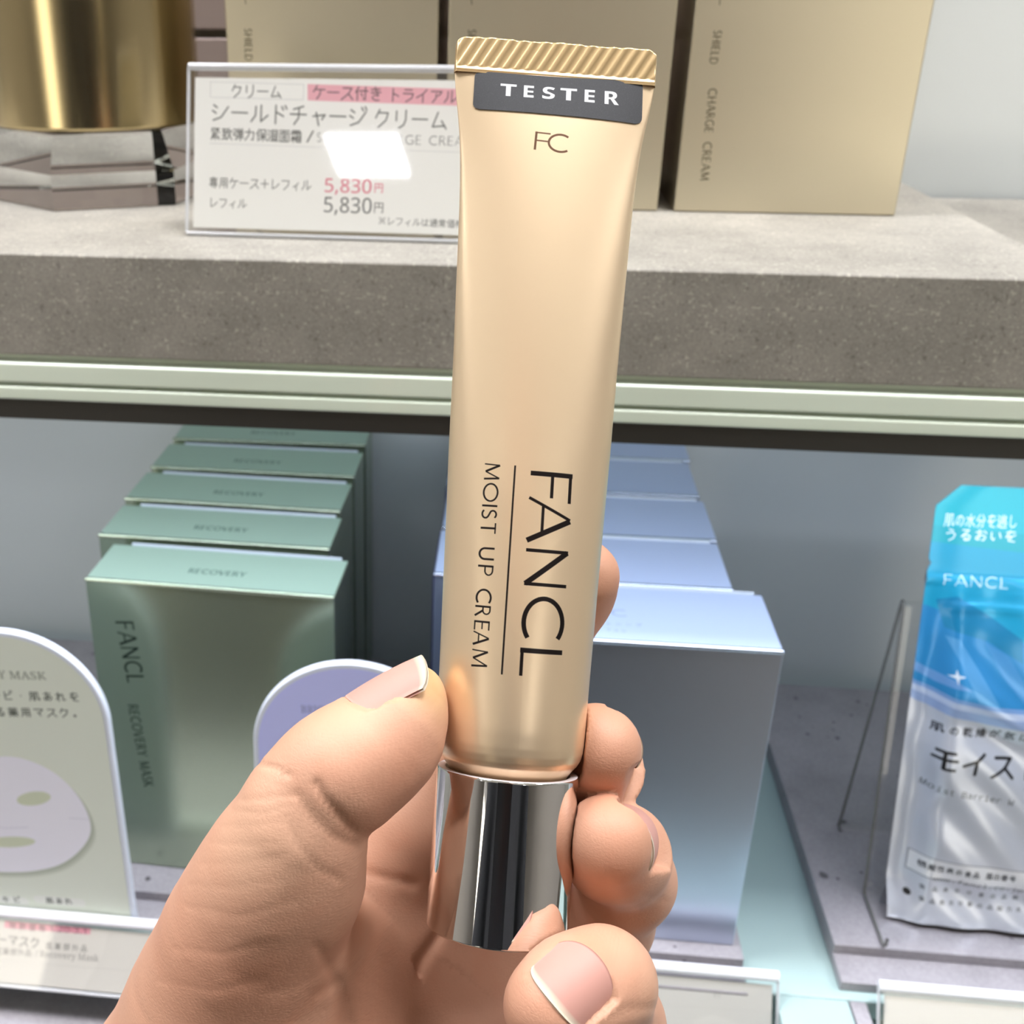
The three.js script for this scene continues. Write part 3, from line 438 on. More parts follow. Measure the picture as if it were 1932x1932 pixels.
const gLabels = ['green mask box in front of its row, its printed front showing', 'green mask box second in its row, counted from the green arch board', 'green mask box in the middle of its row of five', 'green mask box second from the back wall in its row', 'green mask box at the back of its row, touching the back wall'];
[[-0.1115, -0.0282, -0.04], [-0.1196, -0.0680, -0.025], [-0.1206, -0.1060, -0.03], [-0.1198, -0.1450, -0.01], [-0.1196, -0.1848, 0.02]].forEach(([x, z, r], i) => maskBox('mask_box', gLabels[i], 'box', 'green mask boxes in a row', x, z, 0.1004, GT - SY, 0.032, greenM, gFaceM, gLitTopM, greenLipM, null, r));

const silverHex = '#bfc8da', silverM = cartonStock(silverHex, 0.92, 0.3), silverLipM = phy({ color: silverHex, metalness: 0.92, roughness: 0.16, clearcoat: 1, clearcoatRoughness: 0.06 }), blueM = std({ color: '#030358', roughness: 0.5 }), WT = -0.1376;
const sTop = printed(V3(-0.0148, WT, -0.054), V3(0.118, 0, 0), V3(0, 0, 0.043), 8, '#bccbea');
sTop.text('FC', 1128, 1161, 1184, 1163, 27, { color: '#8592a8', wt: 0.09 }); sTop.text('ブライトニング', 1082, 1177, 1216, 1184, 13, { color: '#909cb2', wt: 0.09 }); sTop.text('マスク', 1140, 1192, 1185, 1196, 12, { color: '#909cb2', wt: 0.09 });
const sLitTopM = phy({ map: sTop.tex(), metalness: 0.3, roughness: 0.3 });  // silver tops painted brighter than the foil body, as lit from above
const wLabels = ['silver mask box in front of its row, set a little to the pouch side', 'silver mask box second in its row, its blue side showing beside the tube', 'silver mask box in the middle of its row of five', 'silver mask box second from the back wall in its row', 'silver mask box at the back of its row, touching the back wall'];
[[0.0442, -0.0111], [0.0338, -0.0557], [0.0342, -0.0997], [0.0332, -0.1464], [0.0348, -0.1913]].forEach(([x, z], i) => maskBox('mask_box', wLabels[i], 'box', 'silver mask boxes in a row', x, z, 0.118, WT - SY, i === 4 ? 0.03 : 0.0425, silverM, null, sLitTopM, silverLipM, blueM));

// ---------- arch-topped boards ----------
function archBoard(label, cx, top, z, r, paint) {
  const bottom = SY - 0.0042, H = top - bottom, t = thing('arch_board', label, 'sign board', 'arch-topped boards on the lower shelf', V3(cx, bottom, z));
  const s = new THREE.Shape();
  s.moveTo(-r - 0.0015, 0); s.lineTo(r + 0.0015, 0); s.lineTo(r, H - r); s.absarc(0, H - r, r, 0, Math.PI, false); s.lineTo(-r - 0.0015, 0);
  const e = new THREE.ExtrudeGeometry(s, { depth: 0.0022, bevelEnabled: true, bevelSize: 0.0006, bevelThickness: 0.0006, bevelSegments: 3, curveSegments: 48 });
  e.translate(0, 0, -0.0028);
  mesh('foam_board', e, std({ color: '#dfe6f2', roughness: 0.45 }), t);
  const p = printed(V3(cx - r - 0.002, top, z), V3(2 * r + 0.004, 0, 0), V3(0, -H, 0), 9, '#fff');
  paint(p);
  const f = new THREE.Shape(), q = r - 0.0013;
  f.moveTo(-q - 0.0015, 0.0005); f.lineTo(q + 0.0015, 0.0005); f.lineTo(q, H - r); f.absarc(0, H - r, q, 0, Math.PI, false); f.lineTo(-q - 0.0015, 0.0005);
  const g = new THREE.ShapeGeometry(f, 48), pos = g.attributes.position, uv = g.attributes.uv;
  for (let i = 0; i < pos.count; i++) uv.setXY(i, (pos.getX(i) + r + 0.002) / (2 * r + 0.004), pos.getY(i) / H);
  g.translate(0, 0, 0.0002);
  mesh('printed_face', g, std({ map: p.tex(), roughness: 0.5 }), t);
  return t;
}
archBoard('pale green arch board with a white sheet mask print', -0.1852, -0.1432, 0, 0.0384, (p) => {
  p.g.fillStyle = '#dde4d6'; p.g.fillRect(0, 0, p.W, p.H);
  p.text('RECOVERY MASK', -112, 1276, 88, 1282, 16, { color: '#6b7566', font: 'serif' });
  p.text('大人のニキビ・肌あれを', -118, 1318, 154, 1324, 21, { color: '#4b5148', wt: 0.1 }); p.text('ケアする薬用マスク。', -80, 1350, 160, 1354, 21, { color: '#4b5148', wt: 0.1 });
  // the sheet mask as printed on the board
  const mask = [[0, 1427], [30, 1428], [70, 1440], [110, 1463], [150, 1505], [170, 1548], [170, 1575], [150, 1605], [115, 1630], [70, 1642], [30, 1645], [-20, 1643], [-60, 1634], [-100, 1612], [-130, 1575], [-134, 1545], [-115, 1500], [-80, 1460], [-40, 1434]];
  const outline = (off) => { const c = new THREE.CatmullRomCurve3(mask.map(([x, y]) => V3(x + off, y + off, 0)), true).getPoints(90); return c.map((v) => [v.x, v.y]); };
  for (let k = 8; k > 0; k--) p.poly(outline(1 + k * 1.2), 'rgba(128,138,112,0.09)');
  p.poly(outline(0), '#ececf6');
  const eye = (x, y, a, b, tilt) => { const q = []; for (let i = 0; i < 24; i++) { const t = i / 24 * 6.2832; q.push([x + a * Math.cos(t), y + b * Math.sin(t) + tilt * Math.cos(t)]); } p.poly(q, '#cdd5ba'); };
  eye(64, 1506, 32, 13, -3); eye(-44, 1504, 32, 13, 3); eye(20, 1588, 47, 10, -1);
  p.line([[-16, 1556], [10, 1562], [54, 1560]], '#c4c6d6', 2); p.line([[130, 1543], [170, 1545]], '#c9cad8', 2);
  p.g.fillStyle = '#e3e6df';
  const pill = (a, b, c, d) => { const [x0, y0] = p.px(a, b), [x1, y1] = p.px(c, d); p.g.beginPath(); p.g.roundRect(x0, y0, x1 - x0, y1 - y0, (y1 - y0) / 2); p.g.fill(); };
  pill(62, 1688, 163, 1711); pill(-60, 1684, 56, 1707);
  p.text('肌あれ', 86, 1704, 140, 1706, 15, { color: '#4b5148', wt: 0.11 }); p.text('ニキビ', -20, 1701, 44, 1703, 15, { color: '#4b5148', wt: 0.11 });
});
archBoard('lilac arch board for the brightening mask, half hidden by the hand', -0.0510, -0.1490, -0.002, 0.0384, (p) => {
  p.g.fillStyle = '#c6cbff'; p.g.fillRect(0, 0, p.W, p.H);
  p.text('BRIGHTENING MASK', 568, 1344, 758, 1348, 16, { color: '#7d82b4', font: 'serif' });
  p.text('肌の水分を', 588, 1378, 700, 1381, 18, { color: '#63689a', wt: 0.1 });
});

// ---------- blue supplement pouch on its clear stand ----------
{
  const lean = Math.atan2(0.0385, 0.178), PH = 0.1835, PW = 0.112, base = V3(0.1692, SY + 0.0006, -0.0398), up = V3(0, Math.cos(lean), -Math.sin(lean)), out = V3(0, Math.sin(lean), Math.cos(lean));
  const pouch = thing('supplement_pouch', 'glossy blue and silver resealable pouch leaning on a clear stand', 'pouch', null, base);
  const p = printed(base.clone().addScaledVector(up, PH).addScaledVector(out, 0.008), V3(PW, 0, 0), up.clone().multiplyScalar(-PH), 9, '#c9ced8'), g = p.g;
  const shore = [[1690, 1268], [1740, 1300], [1800, 1318], [1860, 1330], [1932, 1340], [2050, 1352]];
  const fillTo = (pts, dy, color) => { g.fillStyle = color; g.beginPath(); g.moveTo(0, 0); g.lineTo(p.W, 0); for (const [x, y] of [...pts].reverse()) g.lineTo(...p.px(x, y + dy)); g.lineTo(0, p.px(1690, 1268 + dy)[1]); g.fill(); };
  fillTo(shore, 34, '#9db4dd'); fillTo(shore, 16, '#c6d6f1'); fillTo(shore, 4, '#7ea6da');
  fillTo(shore.map(([x, y]) => [x, y - 4]), 0, '#2f8fcb'); fillTo([[1690, 1130], [1800, 1165], [1932, 1215], [2050, 1240]], 0, '#1fa3cb'); fillTo([[1690, 1020], [1932, 1050], [2050, 1060]], 0, '#18a9bd'); fillTo([[1690, 990], [1932, 1015], [2050, 1025]], 0, '#1fb4c8');
  // printed water: darker swell and pale streams
  p.poly([[1778, 1140], [1815, 1132], [1870, 1165], [1932, 1210], [1932, 1255], [1870, 1215], [1790, 1190]], '#1a86b4');
  p.poly([[1790, 1205], [1815, 1210], [1850, 1270], [1880, 1330], [1840, 1320], [1812, 1250]], '#5aa6dc'); p.poly([[1862, 1215], [1905, 1240], [1932, 1290], [1932, 1330], [1895, 1280]], '#4a9ad6');
  p.poly([[1720, 1250], [1760, 1270], [1800, 1282], [1830, 1300], [1770, 1292], [1726, 1272]], '#6fa4dc');
  p.poly([[1804, 1262], [1807, 1272], [1820, 1275], [1807, 1278], [1804, 1290], [1801, 1278], [1788, 1275], [1801, 1272]], '#e8f3ff');
  p.text('肌の水分を逃し', 1793, 1002, 1934, 1006, 30, { color: '#f2fbff', wt: 0.085 }); p.text('うるおいを', 1792, 1028, 1934, 1033, 27, { color: '#f2fbff', wt: 0.09 });
  p.text('FANCL', 1790, 1112, 1914, 1120, 22, { color: '#dff3fa', wt: 0.11 });
  p.text('肌の乾燥が気に', 1758, 1383, 1938, 1396, 20, { color: '#23262b', wt: 0.11 });
  p.text('モイストバ', 1750, 1448, 2016, 1478, 50, { color: '#111317', wt: 0.12 });
  p.text('Moist Barrier W', 1742, 1488, 1903, 1512, 13, { color: '#3a3d44', font: 'monospace' });
  p.poly([[1722, 1612], [2040, 1650], [2040, 1690], [1716, 1650]], '#8d929c'); p.poly([[1724, 1614], [2040, 1652], [2040, 1688], [1718, 1648]], '#e3e6ea');
  p.text('機能性表示食品', 1732, 1637, 1842, 1650, 14, { color: '#33363c', wt: 0.12 }); p.text('届出番号', 1852, 1651, 1910, 1658, 14, { color: '#33363c', wt: 0.12 });
  p.text('www.fancl.co.jp', 1756, 1658, 1925, 1680, 10, { color: '#4b4e55', font: 'monospace' });
  for (const [y, n] of [[1676, 10], [1698, 12]]) p.text('食品表示分番出品能力水性'.slice(0, n), 1728, y, 1945, y + 22, 11, { color: '#55585f', wt: 0.1 });
  g.fillStyle = '#222'; g.beginPath(); g.arc(...p.px(1716, 1690), 12, 0, 7); g.fill();
  // pillow shape: flat seals at the sides and top, zip ridge, bulge and gusset below
  const NX = 60, NY = 110, build = (side) => {
    const pos = [], uv = [], idx = [];
    for (let j = 0; j <= NY; j++) for (let i = 0; i <= NX; i++) {
      const u = i / NX, v = j / NY, y = v * PH, cut = Math.max(0, y - (PH - 0.0085)) * 1.0, notch = Math.exp(-(((y - 0.1515) / 0.0012) ** 2)) * 0.0012;
      const x = lerp(cut + notch * (1 - u) - 0.0025 * smooth(0.05, 0.0, v) * 0, PW - cut, u), inner = smooth(0, 0.13, u) * smooth(1, 0.87, u);
      let z = 0.0003 + side * 0;
      const body = smooth(0.8, 0.55, v) * inner, gus = smooth(0.0, 0.12, v);
      z += inner * (0.0095 * body * (0.35 + 0.65 * gus) + 0.0006) + (side > 0 ? 0.0065 * smooth(0.10, 0.0, v) : 0.003 * smooth(0.08, 0, v));
      z += inner * smooth(0.62, 0.70, v) * smooth(0.80, 0.77, v) * 0.0028 * (0.6 + 0.5 * Math.sin(u * 23) * 0.5);
      z += 0.0011 * Math.exp(-(((y - 0.1352) / 0.0016) ** 2)) * smooth(0.04, 0.12, u) + 0.0012 * Math.exp(-(((y - 0.1455) / 0.0014) ** 2));
      z += inner * 0.0016 * Math.sin(u * 9 + v * 21 + 2 * Math.sin(v * 13)) * smooth(0.85, 0.6, v) * smooth(0.02, 0.2, v) + 0.0006 * Math.sin(u * 31 + v * 47) * inner * smooth(0.8, 0.5, v);
      pos.push(x, y * Math.cos(lean) + side * z * Math.sin(lean), -y * Math.sin(lean) + side * z * Math.cos(lean)); uv.push(u, v);
      if (i && j) { const a = (j - 1) * (NX + 1) + i - 1, b = a + 1, c = a + NX + 1, d = c + 1; side > 0 ? idx.push(a, b, d, a, d, c) : idx.push(a, d, b, a, c, d); }
    }
    const q = new THREE.BufferGeometry(); q.setAttribute('position', new THREE.Float32BufferAttribute(pos, 3)); q.setAttribute('uv', new THREE.Float32BufferAttribute(uv, 2)); q.setIndex(idx); q.computeVertexNormals();
    return q;
  };
  mesh('pouch_front', build(1), phy({ map: p.tex(), roughness: 0.3, metalness: 0.25, clearcoat: 0.35, clearcoatRoughness: 0.12, side: THREE.DoubleSide }), pouch);
  mesh('pouch_back', build(-1), phy({ color: '#b9bec8', roughness: 0.3, metalness: 0.6, side: THREE.DoubleSide }), pouch);
  // stand: one bent clear sheet, front leaf behind the pouch, rear leaf sloping down to the shelf, lip in front
  const stand = thing('clear_stand', 'bent clear acrylic easel stand behind the blue pouch', 'stand', null, V3(0.163, SY, -0.048));
  const prof = [[0.032, 0.006], [0.0315, 0.0008], [0.004, 0.0008], [0.0, 0.002], [-0.0245, 0.128], [-0.0258, 0.130], [-0.0275, 0.1285], [-0.043, 0.003], [-0.045, 0.0008], [-0.040, 0.0006]].map(([z, y]) => V3(0, y, z));
  const pos = [], idx = [], W0 = 0.001, W1 = 0.094;
  prof.forEach((v) => pos.push(W0, v.y, v.z, W1, v.y, v.z));
  for (let i = 0; i < prof.length - 1; i++) idx.push(2 * i, 2 * i + 1, 2 * i + 3, 2 * i, 2 * i + 3, 2 * i + 2);
  const q = new THREE.BufferGeometry(); q.setAttribute('position', new THREE.Float32BufferAttribute(pos, 3)); q.setIndex(idx); q.computeVertexNormals();
  mesh('bent_sheet', q, phy({ color: '#ffffff', roughness: 0.03, transmission: 1, thickness: 0, ior: 1.49, side: THREE.DoubleSide }), stand);
  const edge = (x) => new THREE.TubeGeometry(new THREE.CatmullRomCurve3(prof.map((v) => V3(x, v.y, v.z)), false, 'catmullrom', 0.05), 90, 0.0007, 8);
  const edgeM = phy({ color: '#8f8f8c', roughness: 0.1, transmission: 0.4, thickness: 0 });
  mesh('sheet_edge', edge(W0), edgeM, stand); mesh('sheet_edge', edge(W1), edgeM, stand);
}
// ---------- the cream tube ----------
const TA = at(937, 1753, 0.1675), TB = at(1051, 82, 0.1745), TL = TB.distanceTo(TA), tY = TB.clone().sub(TA).normalize();
const tZ = FWD.clone().negate().addScaledVector(tY, FWD.dot(tY)).normalize(), tX = V3().crossVectors(tY, tZ);
const MM = 0.001, SPX = TL * 1000 / (1753 - 82);                    // millimetres of tube per photo pixel
const sOf = (py) => (1753 - py) * SPX;                              // millimetres above the foot of the cap
const table = (rows) => (x) => { if (x <= rows[0][0]) return rows[0][1]; for (let i = 1; i < rows.length; i++) if (x <= rows[i][0]) { const [a, p] = rows[i - 1], [b, q] = rows[i], t = (x - a) / (b - a); return p + (q - p) * t; } return rows[rows.length - 1][1]; };
const soft = (f, w) => (x) => { let s = 0; for (let k = -4; k <= 4; k++) s += f(x + k * w / 4) * (5 - Math.abs(k)); return s / 25; };
const dpx = (py) => lerp(0.1675, 0.1745, (1753 - py) / 1671) * 1e6 / FOCAL;   // micrometres per photo pixel at the tube
const halfRows = [[82, 381], [150, 381], [165, 379], [200, 367], [230, 356], [265, 345], [300, 338], [360, 330], [420, 325], [500, 321], [600, 316], [700, 310], [870, 304], [1000, 296], [1150, 289], [1310, 281], [1420, 277]].map(([py, w]) => [sOf(py), w / 2 * dpx(py) / 1000]).reverse();
const halfW = soft(table(halfRows), 5), CAPH = sOf(1462);
const seal0 = sOf(151), bodyS = CAPH - 0.6;
const halfD = (s) => s < 30 ? 10.75 : lerp(10.75, 0.75, Math.pow(clamp((s - 30) / (seal0 - 30)), 1.12));
// outline of the closed lower end
const shoulder = table([[CAPH - 2.4, 0.74], [CAPH - 0.2, 0.80], [CAPH + 0.9, 0.87], [CAPH + 1.6, 0.925], [CAPH + 2.4, 0.965], [CAPH + 3.4, 0.99], [CAPH + 4.6, 1], [CAPH + 9, 1]]);
const tubeAB = (s) => { const k = s < CAPH + 9 ? shoulder(s) : 1; return [halfW(Math.max(s, CAPH + 1)) * k, halfD(s) * k]; };
const tube = thing('cream_tube', 'champagne gold cream tube with a chrome cap, held upright in the hand', 'cream tube', null, TA);
tube.quaternion.setFromRotationMatrix(new THREE.Matrix4().makeBasis(tX, tY, tZ));
{
  // printed lettering, in millimetres on the flat of the tube
  const K = 15, W = 36, H = Math.ceil(seal0), c = document.createElement('canvas'); c.width = W * K; c.height = H * K;
  const g = c.getContext('2d'); g.fillStyle = '#f4dab4'; g.fillRect(0, 0, c.width, c.height);
  const xOf = (px, py) => (px - (937 + (1753 - py) * 114 / 1671)) * dpx(py) / 1000;
  const P = (px, py) => [(xOf(px, py) + W / 2) * K, (H - sOf(py)) * K], txt = (t, xa, ya, xb, yb, hp, o) => { const [x0, y0] = P(xa, ya), [x1, y1] = P(xb, yb); run(g, t, x0, y0, x1, y1, hp * dpx(ya) / 1000 * K, o); };
  const z8 = (x, y) => [800 + x / 4.026, 860 + y / 4.026], ink = '#231c1b';
  const word = (letters, base, hp, o) => { for (const [t, a, b] of letters) { const f = (y) => [...z8(base[0] + (base[1] - base[0]) * (y - base[2]) / (base[3] - base[2]), y)]; txt(t, ...f(a), ...f(b), hp, o); } };
  word([['F', 196, 440], ['A', 405, 732], ['N', 762, 1070], ['C', 1106, 1428], ['L', 1468, 1688]], [760, 650, 193, 1690], 77, { color: ink, wt: 0.108, gap: 0 });
  word([['M', 172, 308], ['O', 322, 462], ['I', 478, 506], ['S', 512, 592], ['T', 612, 696], ['U', 788, 892], ['P', 916, 1002], ['C', 1090, 1198], ['R', 1208, 1290], ['E', 1316, 1392], ['A', 1398, 1494], ['M', 1518, 1658]], [430, 320, 175, 1655], 26.5, { color: ink, wt: 0.125, gap: 0 });
  g.strokeStyle = ink; g.lineWidth = 0.235 * K; g.beginPath(); g.moveTo(...P(...z8(645, 185))); g.lineTo(...P(...z8(531, 1684))); g.stroke();
  txt('F', 1000, 301.5, 1032, 303, 36, { color: '#6b4f3c', wt: 0.115, gap: 0 }); txt('C', 1026, 303, 1067, 305, 37, { color: '#6b4f3c', wt: 0.115, gap: 0 });
  const t = new THREE.CanvasTexture(c); t.colorSpace = THREE.SRGBColorSpace; t.magFilter = THREE.LinearFilter;
  const NS = 190, NA = 144, pos = [], uv = [], idx = [], s0 = CAPH - 2.4;
  for (let j = 0; j <= NS; j++) {
    const s = j < 40 ? s0 + (CAPH + 6 - s0) * j / 40 : lerp(CAPH + 6, seal0, (j - 40) / (NS - 40)), [a, b] = tubeAB(s);
    for (let i = 0; i <= NA; i++) {
      const w = i / NA * Math.PI * 2, x = a * Math.sin(w), zz = b * Math.cos(w), press = 0.35 * Math.exp(-(((x + 1.5) / 5) ** 2) - (((s - 62) / 22) ** 2)) * (zz > 0 ? 1 : 0);
      pos.push(x * MM, s * MM, (zz - press) * MM);
      const front = Math.cos(w) > -0.02;
      uv.push(front ? (x + W / 2) / W : 0.01, clamp(s / H, 0.001, 0.999));
      if (i && j) { const p = (j - 1) * (NA + 1) + i - 1, q = p + 1, r = p + NA + 1, v = r + 1; idx.push(p, q, v, p, v, r); }
    }
  }
  const bg = new THREE.BufferGeometry(); bg.setAttribute('position', new THREE.Float32BufferAttribute(pos, 3)); bg.setAttribute('uv', new THREE.Float32BufferAttribute(uv, 2)); bg.setIndex(idx); bg.computeVertexNormals();
  const body = mesh('tube_body', bg, phy({ map: t, metalness: 0.72, roughness: 0.34 }), tube);
  // crimped end: diagonal ribs pressed into a flat band with rounded corners
  const top = TL * 1000, hw = halfW(sOf(120)), NX = 260, NY = 34, cp = [], ci = [];
  for (const side of [1, -1]) {
    const k0 = cp.length / 3;
    for (let j = 0; j <= NY; j++) for (let i = 0; i <= NX; i++) {
      const u = i / NX * 2 - 1, e = Math.max(0, Math.abs(u) * hw - (hw - 1.6)), end = top - (1.6 - Math.sqrt(Math.max(0, 1.6 * 1.6 - e * e))) * 0.95 + 0.07 * Math.sin(u * 9 + 1) + 0.05 * Math.sin(u * 37);
      const s = lerp(seal0 - 0.25, end, j / NY), x = u * hw, ph = (x - (s - seal0) * 0.56) / 1.74, saw = ph - Math.floor(ph), rib = saw < 0.62 ? Math.sin(saw / 0.62 * Math.PI) : -0.35 * Math.sin((saw - 0.62) / 0.38 * Math.PI);
      const inBand = smooth(seal0 + 0.55, seal0 + 0.95, s) * smooth(top, top - 0.25, s), fold = Math.exp(-(((s - seal0 - 0.3) / 0.22) ** 2)) * 0.22;
      const edge = smooth(1, 0.985, Math.abs(u));
      cp.push(x * MM, s * MM, side * (0.5 + (0.12 * rib * inBand + fold) + 0.22 * smooth(seal0 + 0.6, seal0 - 0.2, s)) * edge * (j === NY ? 0.3 : 1) * MM);
      if (i && j) { const p = k0 + (j - 1) * (NX + 1) + i - 1, q = p + 1, r = p + NX + 1, v = r + 1; side > 0 ? ci.push(p, q, v, p, v, r) : ci.push(p, v, q, p, r, v); }
    }
  }
  const cg = new THREE.BufferGeometry(); cg.setAttribute('position', new THREE.Float32BufferAttribute(cp, 3)); cg.setIndex(ci); cg.computeVertexNormals();
  mesh('crimped_end', cg, phy({ color: '#dfc190', metalness: 0.75, roughness: 0.3 }), tube);
  // black TESTER sticker following the tube
  const sc = document.createElement('canvas'); sc.width = 1024; sc.height = 256;
  const sg = sc.getContext('2d'); sg.fillStyle = '#3b3c3e'; sg.fillRect(0, 0, 1024, 256);
  for (let i = 0; i < 2600; i++) { sg.fillStyle = rnd() < 0.5 ? 'rgba(90,92,95,0.35)' : 'rgba(38,39,41,0.35)'; sg.fillRect(rnd() * 1024, rnd() * 256, 2 + rnd() * 3, 2 + rnd() * 3); }
  sg.fillStyle = '#e9eceb'; sg.font = 'bold 122px sans-serif';
  { const str = 'TESTER', xs = [155, 287, 405, 517, 655, 776], ws = [104, 82, 90, 108, 84, 102]; [...str].forEach((ch, i) => { sg.save(); sg.translate(xs[i], 158); const m = sg.measureText(ch).width; sg.scale(ws[i] / m, 0.97); sg.fillText(ch, 0, 0); sg.restore(); }); }
  const st = new THREE.CanvasTexture(sc); st.colorSpace = THREE.SRGBColorSpace; st.magFilter = THREE.LinearFilter;
  const corner = { tl: [895, 151], tr: [1212, 146], bl: [890, 227], br: [1209, 232] }, LX = 90, LY = 26, lp = [], lu = [], li = [];
  for (let j = 0; j <= LY; j++) for (let i = 0; i <= LX; i++) {
    const v = j / LY, e = Math.max(0, Math.abs(v - 0.5) * 6.4 - (3.2 - 0.95)), inset = (0.95 - Math.sqrt(Math.max(0, 0.95 * 0.95 - e * e))) / 25.5, u = lerp(inset, 1 - inset, i / LX);
    const px = lerp(lerp(corner.tl[0], corner.tr[0], u), lerp(corner.bl[0], corner.br[0], u), v), py = lerp(lerp(corner.tl[1], corner.tr[1], u), lerp(corner.bl[1], corner.br[1], u), v) + 4 * Math.sin(Math.PI * u) * (v < 0.5 ? 1 - v : 0);
    const s = Math.min(sOf(py), seal0 + 0.2), x = xOf(px, py), [a, b] = tubeAB(s);
    lp.push(x * MM, sOf(py) * MM, (b * Math.sqrt(Math.max(0.02, 1 - (x / a) ** 2)) + 0.16) * MM); lu.push(u, 1 - v);
    if (i && j) { const p = (j - 1) * (LX + 1) + i - 1, q = p + 1, r = p + LX + 1, w = r + 1; li.push(p, w, q, p, r, w); }
  }
  const lg = new THREE.BufferGeometry(); lg.setAttribute('position', new THREE.Float32BufferAttribute(lp, 3)); lg.setAttribute('uv', new THREE.Float32BufferAttribute(lu, 2)); lg.setIndex(li); lg.computeVertexNormals();
  const sticker = mesh('tester_sticker', lg, std({ map: st, roughness: 0.6, side: THREE.DoubleSide }), tube); sticker.userData.label = 'black sticker lettered TESTER';
  // chrome cap with its white inner wall
  const R = 10.42, h = CAPH;
  const cap = mesh('cap', new THREE.LatheGeometry([[0, 0], [R - 0.55, 0], [R - 0.2, 0.08], [R, 0.4], [R, h - 0.35], [R - 0.06, h - 0.12], [R - 0.14, h - 0.03]].map(([r, y]) => new THREE.Vector2(r * MM, y * MM)), 128), phy({ color: '#eceae8', metalness: 1, roughness: 0.035 }), tube);
  mesh('cap_rim', new THREE.LatheGeometry([[R - 0.14, h - 0.03], [R - 0.4, h + 0.02], [R - 1.15, h - 0.02], [R - 1.3, h - 0.2], [R - 1.35, h - 2.4], [R - 2.6, h - 2.5]].map(([r, y]) => new THREE.Vector2(r * MM, y * MM)), 128), phy({ color: '#e9dfe0', roughness: 0.3 }), cap);
}
// signed distance to the tube in millimetres (points in tube space), for skin that presses against it
function tubeDist(q) {
  const s = q.y * 1000, x = q.x * 1000, z = q.z * 1000;
  if (s < CAPH) return Math.max(Math.hypot(x, z) - 10.42, -s);
  const [a, b] = tubeAB(clamp(s, CAPH + 4, seal0)), k = Math.hypot(x / a, z / b);
  return (k - 1) * Math.min(a, b);
}

// ---------- the hand ----------
// smooth surface mesher for a distance field
function surfaceNet(f, lo, hi, h) {
  const nx = Math.ceil((hi.x - lo.x) / h) + 1, ny = Math.ceil((hi.y - lo.y) / h) + 1, nz = Math.ceil((hi.z - lo.z) / h) + 1, F = new Float32Array(nx * ny * nz);
  const B = 6, far = B * h * 0.9 + 0;                 // blocks whose middle is far from the surface are filled with that one value
  for (let K = 0; K < nz; K += B) for (let Q = 0; Q < ny; Q += B) for (let I = 0; I < nx; I += B) {
    const m = f(lo.x + (I + B / 2) * h, lo.y + (Q + B / 2) * h, lo.z + (K + B / 2) * h), skip = Math.abs(m) > far * 1.5;
    for (let k = K; k < Math.min(nz, K + B); k++) for (let j = Q; j < Math.min(ny, Q + B); j++) for (let i = I; i < Math.min(nx, I + B); i++) F[i + nx * (j + ny * k)] = skip ? m : f(lo.x + i * h, lo.y + j * h, lo.z + k * h);
  }
  const id = new Int32Array(nx * ny * nz).fill(-1), pos = [], idx = [], sx = 1, sy = nx, sz = nx * ny, off = [0, sx, sy, sx + sy, sz, sx + sz, sy + sz, sx + sy + sz];
  const E = [[0, 1], [0, 2], [0, 4], [1, 3], [1, 5], [2, 3], [2, 6], [3, 7], [4, 5], [4, 6], [5, 7], [6, 7]];
  for (let k = 0; k < nz - 1; k++) for (let j = 0; j < ny - 1; j++) for (let i = 0; i < nx - 1; i++) {
    const n = i + j * sy + k * sz; let m = 0;
    for (let c = 0; c < 8; c++) if (F[n + off[c]] < 0) m |= 1 << c;
    if (m === 0 || m === 255) continue;
    let x = 0, y = 0, z = 0, cnt = 0;
    for (const [a, b] of E) {
      const fa = F[n + off[a]], fb = F[n + off[b]];
      if ((fa < 0) === (fb < 0)) continue;
      const t = fa / (fa - fb);
      x += lerp(a & 1, b & 1, t); y += lerp((a >> 1) & 1, (b >> 1) & 1, t); z += lerp(a >> 2, b >> 2, t); cnt++;
    }
    id[n] = pos.length / 3; pos.push(lo.x + (i + x / cnt) * h, lo.y + (j + y / cnt) * h, lo.z + (k + z / cnt) * h);
  }
  const quad = (a, b, c, d, flip) => { if (a < 0 || b < 0 || c < 0 || d < 0) return; flip ? idx.push(a, b, c, a, c, d) : idx.push(a, c, b, a, d, c); };
  for (let k = 1; k < nz - 1; k++) for (let j = 1; j < ny - 1; j++) for (let i = 1; i < nx - 1; i++) {
    const n = i + j * sy + k * sz, s = F[n] < 0;
    if (s !== F[n + sx] < 0) quad(id[n], id[n - sy], id[n - sy - sz], id[n - sz], s);
    if (s !== F[n + sy] < 0) quad(id[n], id[n - sz], id[n - sx - sz], id[n - sx], s);
    if (s !== F[n + sz] < 0) quad(id[n], id[n - sx], id[n - sx - sy], id[n - sy], s);
  }
  return { pos: new Float32Array(pos), idx };
}
const smin = (a, b, k) => { const h = Math.max(0, k - Math.abs(a - b)) / k; return Math.min(a, b) - h * h * k * 0.25; };
